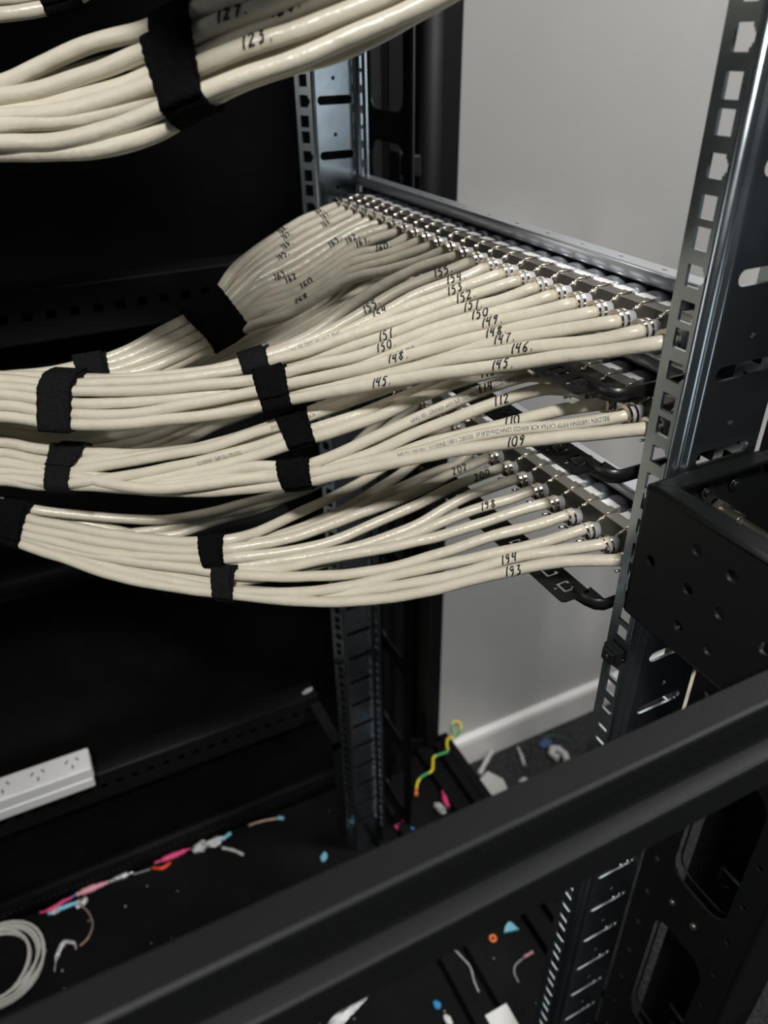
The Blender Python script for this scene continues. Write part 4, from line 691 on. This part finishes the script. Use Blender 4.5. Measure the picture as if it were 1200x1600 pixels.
printed('t2', '1685ENH', near_s('t2', PATH['t2'][0][int(len(PATH['t2'][0])*0.66)]), 15, False)

# ------------------------------------------------------------------ straps
def hull(pts):
    pts = sorted(set((round(p[0], 6), round(p[1], 6)) for p in pts))
    def half(ps):
        h = []
        for p in ps:
            while len(h) >= 2 and (h[-1][0]-h[-2][0])*(p[1]-h[-2][1]) - (h[-1][1]-h[-2][1])*(p[0]-h[-2][0]) <= 0: h.pop()
            h.append(p)
        return h
    a = half(pts); b = half(pts[::-1]); return a[:-1] + b[:-1]
STL = {'s1': ('large black strap round the cables from the far half of the top panel', VELCRO), 's2': ('woven charcoal strap left of the large black one, on the same bundle', WEBBING),
 's3a': ('ragged charcoal strap tucked behind the strap holding cables 145 to 150', WEBBING), 's3': ('black strap holding cables 145 to 150 in the centre of the picture', VELCRO),
 's4': ('wide woven strap round the left end of the top panel bundle', WEBBING), 's5': ('dark strap hanging just below the central one, on middle panel cables', VELCRO),
 's7': ('charcoal strap with folded tail on the middle panel bundle at left', WEBBING),
 's8': ('slim black strap, upper of the pair on the lowest bundle', VELCRO), 's9': ('slim charcoal strap, lower of the pair on the lowest bundle', WEBBING),
 's10': ('black strap at the left edge of the picture on the lowest bundle', VELCRO), 's11': ('broad black strap on the big upper foreground bundle', VELCRO),
 's12': ('black strap on the small bundle in the top left corner', VELCRO)}
STL['s6'] = ('black strap round the cable with the longest blue lettering, below centre', VELCRO)
for sid, (c, mem, wd) in STRAPS.items():
    C0 = Vector(c)/1e4; mem = mem.split()
    T = Vector((0, 0, 0)); near = []
    for q in mem:
        P, st = PATH[q]; i = min(range(len(P)), key=lambda k: (P[k]-C0).length); i = max(2, min(len(P)-3, i))
        T += (P[i+2]-P[i-2]).normalized()
        near.append(P[i])
    T.normalize(); N = (FACE - T*FACE.dot(T)).normalized(); B = T.cross(N)
    if B.z < 0: B = -B
    NA = 72; NW = 7; rows = []
    cen = sum(near, Vector())/len(near); C0 = cen + T*(C0-cen).dot(T)
    for wI in range(NW):
        off = (wI/(NW-1)-0.5)*wd; pl = C0 + T*off; pts = []
        for q in mem:
            P, st = PATH[q]
            bi = None; bd = 1e9
            for i in range(len(P)-1):
                d0 = (P[i]-pl).dot(T); d1 = (P[i+1]-pl).dot(T)
                if d0*d1 <= 0:
                    x = P[i].lerp(P[i+1], abs(d0)/(abs(d0)+abs(d1)+1e-12))
                    if (x-pl).length < bd: bd = (x-pl).length; bi = x
            if bi is None or bd > 0.08: continue
            d = bi-pl; a, b = d.dot(N), d.dot(B)
            for k in range(14): pts.append((a + (RC+0.0004)*math.cos(k*math.pi/7), b + (RC+0.0004)*math.sin(k*math.pi/7)))
        H = hull(pts); ca = sum(p[0] for p in H)/len(H); cb = sum(p[1] for p in H)/len(H)
        ring = []
        for k in range(NA):
            t = 2*math.pi*k/NA; dx, dy = math.cos(t), math.sin(t); best = 0
            for (p, q) in zip(H, H[1:]+H[:1]):
                ex, ey = q[0]-p[0], q[1]-p[1]; den = dx*ey - dy*ex
                if abs(den) < 1e-12: continue
                tt = ((p[0]-ca)*ey - (p[1]-cb)*ex)/den; uu = ((p[0]-ca)*dy - (p[1]-cb)*dx)/den
                if tt > 0 and -1e-6 <= uu <= 1+1e-6: best = max(best, tt)
            ring.append(best)
        rows.append((pl + N*ca + B*cb, ring))
    # bind: a strap is straight across its width, so use the mean outline
    mean = [sum(r[1][k] for r in rows)/NW*0.55 + rows[NW//2][1][k]*0.45 for k in range(NA)]
    th = 0.0016
    def surf(wI, k, extra):
        cc, ring = rows[wI]; t = 2*math.pi*k/NA
        r = mean[k % NA]*0.7 + ring[k % NA]*0.3
        e = 0.0002*math.sin(k*0.9+wI) if 0 < wI < NW-1 else 0.0003*math.sin(k*1.7)
        return cc + (N*math.cos(t) + B*math.sin(t))*(r + extra) + T*e
    rngs = random.Random(sid); m = MB()
    E = empty('cable_strap', tuple(C0)); tag(E, STL[sid][0], 'cable strap', 'hook and loop straps round the cable bundles')
    V = [[[m.bm.verts.new(surf(wI, k, ex)) for k in range(NA)] for wI in range(NW)] for ex in (0.0, th)]
    def q4(a, b, c_, d):
        f = m.bm.faces.new((a, b, c_, d)); f.smooth = True
    for k in range(NA):
        k2 = (k+1) % NA
        for wI in range(NW-1):
            q4(V[1][wI][k], V[1][wI][k2], V[1][wI+1][k2], V[1][wI+1][k]); q4(V[0][wI][k], V[0][wI+1][k], V[0][wI+1][k2], V[0][wI][k2])
        q4(V[0][0][k], V[0][0][k2], V[1][0][k2], V[1][0][k]); q4(V[0][-1][k], V[1][-1][k], V[1][-1][k2], V[0][-1][k2])
    o = m.build('band', STL[sid][1], E); localise(o, E)
    # overlapping tail
    ka, kb, sk = {'s7': (4, 20, -0.010), 's11': (60, 82, 0.004), 's3': (66, 90, 0.003), 's4': (60, 100, 0.002)}.get(sid, (62, 84, 0.003))
    m = MB(); Vv = []
    for ex in (th+0.0001, th*2):
        rr = []
        for k in range(ka, kb+1):
            f = (k-ka)/(kb-ka); row = []
            for wI in range(NW): row.append(m.bm.verts.new(surf(wI, k % NA, ex) + T*sk*f))
            rr.append(row)
        Vv.append(rr)
    n = kb-ka+1
    for i in range(n-1):
        for wI in range(NW-1):
            q4(Vv[1][i][wI], Vv[1][i+1][wI], Vv[1][i+1][wI+1], Vv[1][i][wI+1]); q4(Vv[0][i][wI], Vv[0][i][wI+1], Vv[0][i+1][wI+1], Vv[0][i+1][wI])
        q4(Vv[0][i][0], Vv[0][i+1][0], Vv[1][i+1][0], Vv[1][i][0]); q4(Vv[0][i][-1], Vv[1][i][-1], Vv[1][i+1][-1], Vv[0][i+1][-1])
    for i in (0, n-1):
        for wI in range(NW-1): q4(Vv[0][i][wI], Vv[1][i][wI], Vv[1][i][wI+1], Vv[0][i][wI+1])
    o = m.build('tail', STL[sid][1], E); localise(o, E)
    # loose fibres
    m = MB()
    for _ in range(26):
        k = rngs.randrange(NA); wI = rngs.choice((0, NW-1)); p = surf(wI, k, th); d = (N*math.cos(2*math.pi*k/NA) + B*math.sin(2*math.pi*k/NA) + T*rngs.uniform(-1, 1)).normalized()
        e = Vector([rngs.uniform(-1, 1) for _ in range(3)])*0.0008
        m.tube([p, p+d*0.0009+e*0.5, p+d*0.0016+e], 0.00008, 3)
    o = m.build('loose_fibres', STL[sid][1], E); localise(o, E); o['kind'] = 'stuff'

# ------------------------------------------------------------------ power strip on the far rail
ps = empty('power_strip', (-0.52, 0.565, -0.866)); tag(ps, 'white three-slot socket power strip lying on the lower far side rail', 'power strip')
m = MB(); m.box(-0.70, -0.339, 0.5450, 0.5850, -0.8500, -0.8300, 0.0035); m.box(-0.698, -0.341, 0.5435, 0.5865, -0.8655, -0.8485, 0.003)
o = m.build('housing', WHITEP, ps); localise(o, ps)
for x, y in [(-0.3620, 0.5650), (-0.4060, 0.5650), (-0.4500, 0.5650), (-0.4940, 0.5650), (-0.5380, 0.5650)]:
    m = MB(); m.tube([(x, y, -0.8301), (x, y, -0.8294)], 0.0155, 24)
    m.mi = 1
    for dx, dy, an in ((-0.0068, 0.004, 60), (0.0068, 0.004, -60), (0.0, -0.0075, 90)):
        t = bmesh.new(); bmesh.ops.create_cube(t, size=1); m.add(t, Matrix.Translation((x+dx, y+dy, -0.8296)) @ Matrix.Rotation(math.radians(an), 4, 'Z') @ Matrix.Diagonal((0.0066, 0.0021, 0.001, 1)))
    o = m.build('socket', [WHITEP, DARKHOLE], ps); localise(o, ps)

# ------------------------------------------------------------------ coil of thin lead
m = MB(); pts = []
rc = random.Random(3)
for i in range(7*28):
    t = 2*math.pi*i/28; lp = i/28
    r = 0.056 + 0.006*math.sin(lp*2.1) ; cx = -0.5380 + 0.006*math.sin(lp*1.9+1); cy = 0.5200 + 0.005*math.cos(lp*2.7)
    pts.append((cx + r*math.cos(t), cy + r*0.98*math.sin(t), -1.1270 + 0.0022*(lp % 4.5) + 0.0022*math.sin(t*1.5+lp)**2))
m.tube(pts, 0.0021, 10)
o = m.build('coiled_lead', LEADG); tag(o, 'coil of thin pale grey lead lying on the rack base at bottom left', 'cable')

# ------------------------------------------------------------------ scraps
ZF = -1.1290
def scrap(name, label, segs, group='wire offcuts scattered on the rack base', cat='scrap', z=ZF):
    """segs: list of (part name or None, material, radius or radii, points xy(z))"""
    E = empty(name, (segs[0][3][0][0], segs[0][3][0][1], z))
    tag(E, label, cat, group)
    for (pn, mt, r, pts) in segs:
        rmax = max(r) if isinstance(r, (list, tuple)) else r
        P = [Vector((p[0], p[1], (p[2] if len(p) > 2 else z + rmax))) for p in pts]
        P = catmull(P, 5)
        if isinstance(r, (list, tuple)): rr = [r[min(len(r)-1, int(i*len(r)/len(P)))] for i in range(len(P))]
        else: rr = [r*(1 + 0.15*math.sin(i*1.7)) for i in range(len(P))]
        m = MB(); m.tube(P, rr, 8); o = m.build(pn, mt, E); localise(o, E)
    return E
def foil(name, label, c, sx, sy, sz, rot=0, mt=None, seed=1, group='wire offcuts scattered on the rack base', z=ZF, top=True, parent=None):
    r_ = random.Random(seed); t = bmesh.new(); bmesh.ops.create_icosphere(t, subdivisions=3, radius=1)
    for v in t.verts: v.co *= 1 + r_.uniform(-0.28, 0.28)
    m = MB(); m.add(t, Matrix.Translation((c[0], c[1], z+sz*0.8)) @ Matrix.Rotation(rot, 4, 'Z') @ Matrix.Diagonal((sx, sy, sz, 1)))
    o = m.build(name, mt or FOIL, parent)
    if parent: localise(o, parent)
    else: tag(o, label, 'scrap', group)
    return o
s = scrap('wire_offcut', 'pink and blue foil-wrapped wire offcut beside the grey coil', [('pink_core', PINK, [0.0016, 0.0034, 0.003, 0.002], [(-0.4750, 0.5770), (-0.4600, 0.5745), (-0.4420, 0.5790), (-0.4280, 0.5800)]),
   ('blue_core', CYAN, [0.002, 0.0034, 0.0025], [(-0.4640, 0.5690), (-0.4440, 0.5690), (-0.4180, 0.5680)]), ('copper_strand', COPPER, 0.0012, [(-0.4160, 0.5600), (-0.4080, 0.5450), (-0.4050, 0.5230), (-0.4136, 0.5054), (-0.4264, 0.4983)])])
foil('foil_wrap', '', (-0.415, 0.565), 0.009, 0.006, 0.004, 0.3, seed=4, parent=s); foil('foil_wrap', '', (-0.452, 0.5690), 0.008, 0.004, 0.004, 0.3, seed=14, parent=s)
s = scrap('wire_offcut', 'curled silver foil sliver with a pink tip right of the grey coil', [('foil_sliver', FOIL, [0.001, 0.004, 0.0045, 0.003, 0.0015], [(-0.4636, 0.4745), (-0.4600, 0.4900), (-0.4520, 0.5060), (-0.4440, 0.5110), (-0.4330, 0.5040), (-0.4320, 0.4930)])])
o = foil('pink_tip', '', (-0.4480, 0.5100), 0.004, 0.003, 0.003, mt=PINK, seed=5, parent=s)
s = scrap('wire_offcut', 'long pale pink foil-tipped offcut, second along the trough from the coil', [('pink_core', PALEPINK, [0.003, 0.005, 0.0055, 0.004, 0.0025], [(-0.4208, 0.5800), (-0.4080, 0.5800), (-0.3900, 0.5795), (-0.3720, 0.5790)]),
   ('foil_end', FOIL, [0.003, 0.0045, 0.0055, 0.002], [(-0.3720, 0.5790), (-0.3580, 0.5790), (-0.3460, 0.5785), (-0.3340, 0.5780)]), ('thin_tail', DIRTYW, 0.0007, [(-0.3340, 0.5780), (-0.3200, 0.5760), (-0.3080, 0.5750)]), ('blue_core', BLUE, 0.0014, [(-0.4330, 0.5795), (-0.4250, 0.5830), (-0.4130, 0.5820)])])
s = scrap('wire_offcut', 'red and pink insulation offcut with crumpled foil and a blue tip in the trough', [('pink_core', PINK, [0.002, 0.0048, 0.0052, 0.004, 0.0015], [(-0.3000, 0.5790), (-0.2800, 0.5785), (-0.2600, 0.5780), (-0.2420, 0.5790)]),
   ('red_loop', RED, [0.002, 0.0030, 0.002], [(-0.3050, 0.5740), (-0.2900, 0.5660), (-0.2760, 0.5700)]), ('blue_tip', CYAN, 0.0030, [(-0.1950, 0.5720), (-0.1850, 0.5740), (-0.1730, 0.5780)])])
foil('foil_wrap', '', (-0.2250, 0.5730), 0.014, 0.007, 0.008, 0.1, seed=6, parent=s); foil('foil_wrap', '', (-0.2020, 0.5720), 0.012, 0.007, 0.007, 0.1, seed=7, parent=s)
scrap('wire_offcut', 'bent dull grey wire end right of the crumpled foil', [('core', DIRTYW, 0.0024, [(-0.1940, 0.5580), (-0.1780, 0.5450), (-0.1660, 0.5300)])])
scrap('wire_offcut', 'bare copper strand with a pale blue tip at the far end of the trough', [('copper_strand', COPPER, 0.0018, [(-0.1420, 0.5790), (-0.1200, 0.5770), (-0.0900, 0.5690)]), ('blue_tip', CYAN, 0.0032, [(-0.0920, 0.5695), (-0.0840, 0.5640)])])
foil('foil_scrap', 'small white scrap lying on the far end of the lower side rail', (-0.0160, 0.5750), 0.009, 0.003, 0.003, 0.2, DIRTYW, 18, 'small scraps off the rack base', -0.865)
foil('plastic_chip', 'small pale blue plastic chip alone in the middle of the rack base', (-0.0495, 0.4671), 0.0075, 0.0050, 0.003, 0.9, CYAN, 8)
foil('plastic_chip', 'bright blue chip on the rack base at the bottom of the picture', (0.0067, 0.1919), 0.0042, 0.0055, 0.003, 0.2, BLUE, 9)
m = MB(); m.prism([(0.1440, 0.2330), (0.1600, 0.2480), (0.1660, 0.2270)], -1.1285, -1.1240, 'Z'); tag(m.build('plastic_wedge', CYAN), 'pale blue three-cornered plastic wedge near the bottom centre', 'scrap', 'wire offcuts scattered on the rack base')
m = MB(); m.tube([(0.125+0.0042*math.cos(t*math.pi/9), 0.2338+0.0042*math.sin(t*math.pi/9), -1.1265) for t in range(18)], 0.0020, 8, closed=True); tag(m.build('orange_ring', ORANGE), 'small orange insulation ring on a base rib', 'scrap', 'wire offcuts scattered on the rack base')
scrap('wire_offcut', 'straight grey drain wire between the blue chip and the orange ring', [('core', DIRTYW, 0.0012, [(0.0640, 0.2560), (0.0700, 0.2330), (0.0740, 0.2150), (0.0690, 0.1960), (0.0672, 0.1810)])])
scrap('wire_offcut', 'curved wire with a pale pink sleeve beside the near post, low down', [('core', DIRTYW, 0.0011, [(0.1240, 0.1667), (0.1260, 0.1800), (0.1340, 0.1880), (0.1500, 0.1910)]), ('pink_sleeve', PALEPINK, 0.0022, [(0.1500, 0.1910), (0.1660, 0.1915)])])
foil('foil_scrap', 'long crumpled foil sliver under the foreground beam at the bottom edge', (-0.108, 0.2410), 0.052, 0.009, 0.005, 0.35, seed=10)
foil('foil_scrap', 'small white chip right of the bright blue one', (0.0110, 0.1690), 0.004, 0.007, 0.003, 0.1, WHITEP, 11)
m = MB(); m.box(0.0560, 0.0900, 0.1080, 0.1480, -1.1185, -1.1170); o = m.build('paper_label', WHITEP); tag(o, 'blank white card lying on the base at the bottom edge', 'card')
foil('foil_scrap', 'dull white twist next to the pink one by the far post', (0.1640, 0.4600), 0.006, 0.012, 0.006, 0.3, DIRTYW, 12)
scrap('wire_offcut', 'hot pink twisted wire end below the yellow-green wire', [('pink_core', PINK, [0.004, 0.005, 0.003, 0.001], [(0.1780, 0.4560), (0.1800, 0.4700), (0.1850, 0.4850), (0.1880, 0.4960)])])
s = scrap('wire_offcut', 'pink and blue wire end at the foot of the far post', [('pink_core', PINK, 0.0050, [(0.0780, 0.4600), (0.0860, 0.4620), (0.0960, 0.4640)]), ('blue_core', BLUE, 0.0022, [(0.0900, 0.4640), (0.0980, 0.4560), (0.1060, 0.4450)]), ('core', DIRTYW, 0.0022, [(0.0900, 0.4900), (0.0880, 0.4760), (0.0920, 0.4660)])])
# earth wire: yellow and green lengths
E = empty('earth_wire', (0.2273, 0.5453, -1.12)); tag(E, 'wavy yellow and green striped earth wire with a looped end', 'wire')
pth = catmull([(0.1440, 0.5090, -1.118), (0.1520, 0.5180, -1.114), (0.1644, 0.5236, -1.112), (0.1834, 0.5247, -1.110), (0.1920, 0.5350, -1.108), (0.2013, 0.5472, -1.106), (0.2273, 0.5453, -1.104), (0.2330, 0.5560, -1.102), (0.2420, 0.5672, -1.100),
   (0.2560, 0.5640, -1.098), (0.2700, 0.5700, -1.092), (0.2740, 0.5800, -1.086), (0.2640, 0.5850, -1.084), (0.2560, 0.5780, -1.088), (0.2560, 0.5680, -1.096)], 6)
m = MB(); m.tube(pth, 0.0024, 10)
for i, f in enumerate(m.bm.faces):
    k = i // 10
    f.material_index = 1 if (k % 22) in (9, 10, 11, 12, 13, 14, 15) else 0
o = m.build('insulation', [YELLOW, GREEN], E); localise(o, E)
m = MB(); m.tube([(0.1380, 0.4980, -1.120), (0.1410, 0.5040, -1.119), (0.1450, 0.5100, -1.118)], [0.0036, 0.003, 0.002], 8); o = m.build('copper_end', ORANGE, E); localise(o, E)
# bits on the carpet
FG = 'offcuts on the carpet by the wall'
def fl(u): return u
m = MB(); m.prism([(0.235+0.03, 0.545), (0.345, 0.575), (0.362, 0.545), (0.345, 0.470), (0.300, 0.500)], -1.2640, -1.2580, 'Z'); tag(m.build('grey_plastic_sheet', DIRTYW), 'crumpled grey sheet scrap on the carpet past the rack base', 'scrap', FG)
scrap('white_stick', 'short pale stick leaning towards the skirting board', [('core', DIRTYW, 0.0050, [(0.3250, 0.5750, -1.256), (0.3557, 0.5950, -1.250), (0.3750, 0.6050, -1.245)])], FG, z=-1.2645)
scrap('wire_offcut', 'thin twisted pale wire on the carpet, left of the white knot', [('core', DIRTYW, [0.0028, 0.004, 0.0035], [(0.4350, 0.5990), (0.4280, 0.5750), (0.4200, 0.5550)])], FG, z=-1.2645)
scrap('wire_offcut', 'white knotted cable end on the carpet beside the near post', [('core', DIRTYW, 0.0075, [(0.4900, 0.5350), (0.4860, 0.5520), (0.5000, 0.5600), (0.5080, 0.5400), (0.5020, 0.5220)])], FG, z=-1.2645)
foil('plastic_chip', 'dull blue scrap on the carpet below the skirting board', (0.4950, 0.5830), 0.014, 0.010, 0.003, 0.2, DULLBLUE, 15, FG, -1.2645)
scrap('wire_offcut', 'green bent wire on the carpet right of the blue scrap', [('core', TEAL, 0.0018, [(0.4980, 0.5980), (0.5250, 0.5900), (0.5450, 0.5650)])], FG, z=-1.2645)
foil('foil_scrap', 'small white crumb on the carpet near the beam', (0.3980, 0.5250), 0.009, 0.007, 0.004, 0.2, DIRTYW, 16, FG, -1.2645)
# pale cable bundle on the floor behind the near post
for i in range(5):
    dy = 0.011*(i % 3); dz = 0.010*(i//3)
    P = [(0.70+0.03*i, 0.45-dy, -1.258+dz), (0.80, 0.52-dy, -1.258+dz), (0.90+0.01*i, 0.58-dy, -1.256+dz), (1.00, 0.585-dy*0.5, -1.25+dz+0.02*i)]
    m = MB(); m.tube(catmull(P, 6), 0.0058, 10); o = m.build('floor_cable', JACKET)
    tag(o, 'beige cable on the carpet in the gap right of the near post', 'cable', 'beige cables on the carpet in the gap right of the near post')
# dust specks on the rack base
m = MB(); rd = random.Random(21)
for _ in range(70):
    x = rd.uniform(-0.5, 0.22); y = rd.uniform(0.05, 0.57); r = rd.uniform(0.0006, 0.0016)
    t = bmesh.new(); bmesh.ops.create_icosphere(t, subdivisions=1, radius=r); m.add(t, Matrix.Translation((x, y, -1.1300+r*0.8)))
tag(m.build('debris_specks', DIRTYW), 'tiny pale dust and wire crumbs over the black rack base', 'debris', kind='stuff')
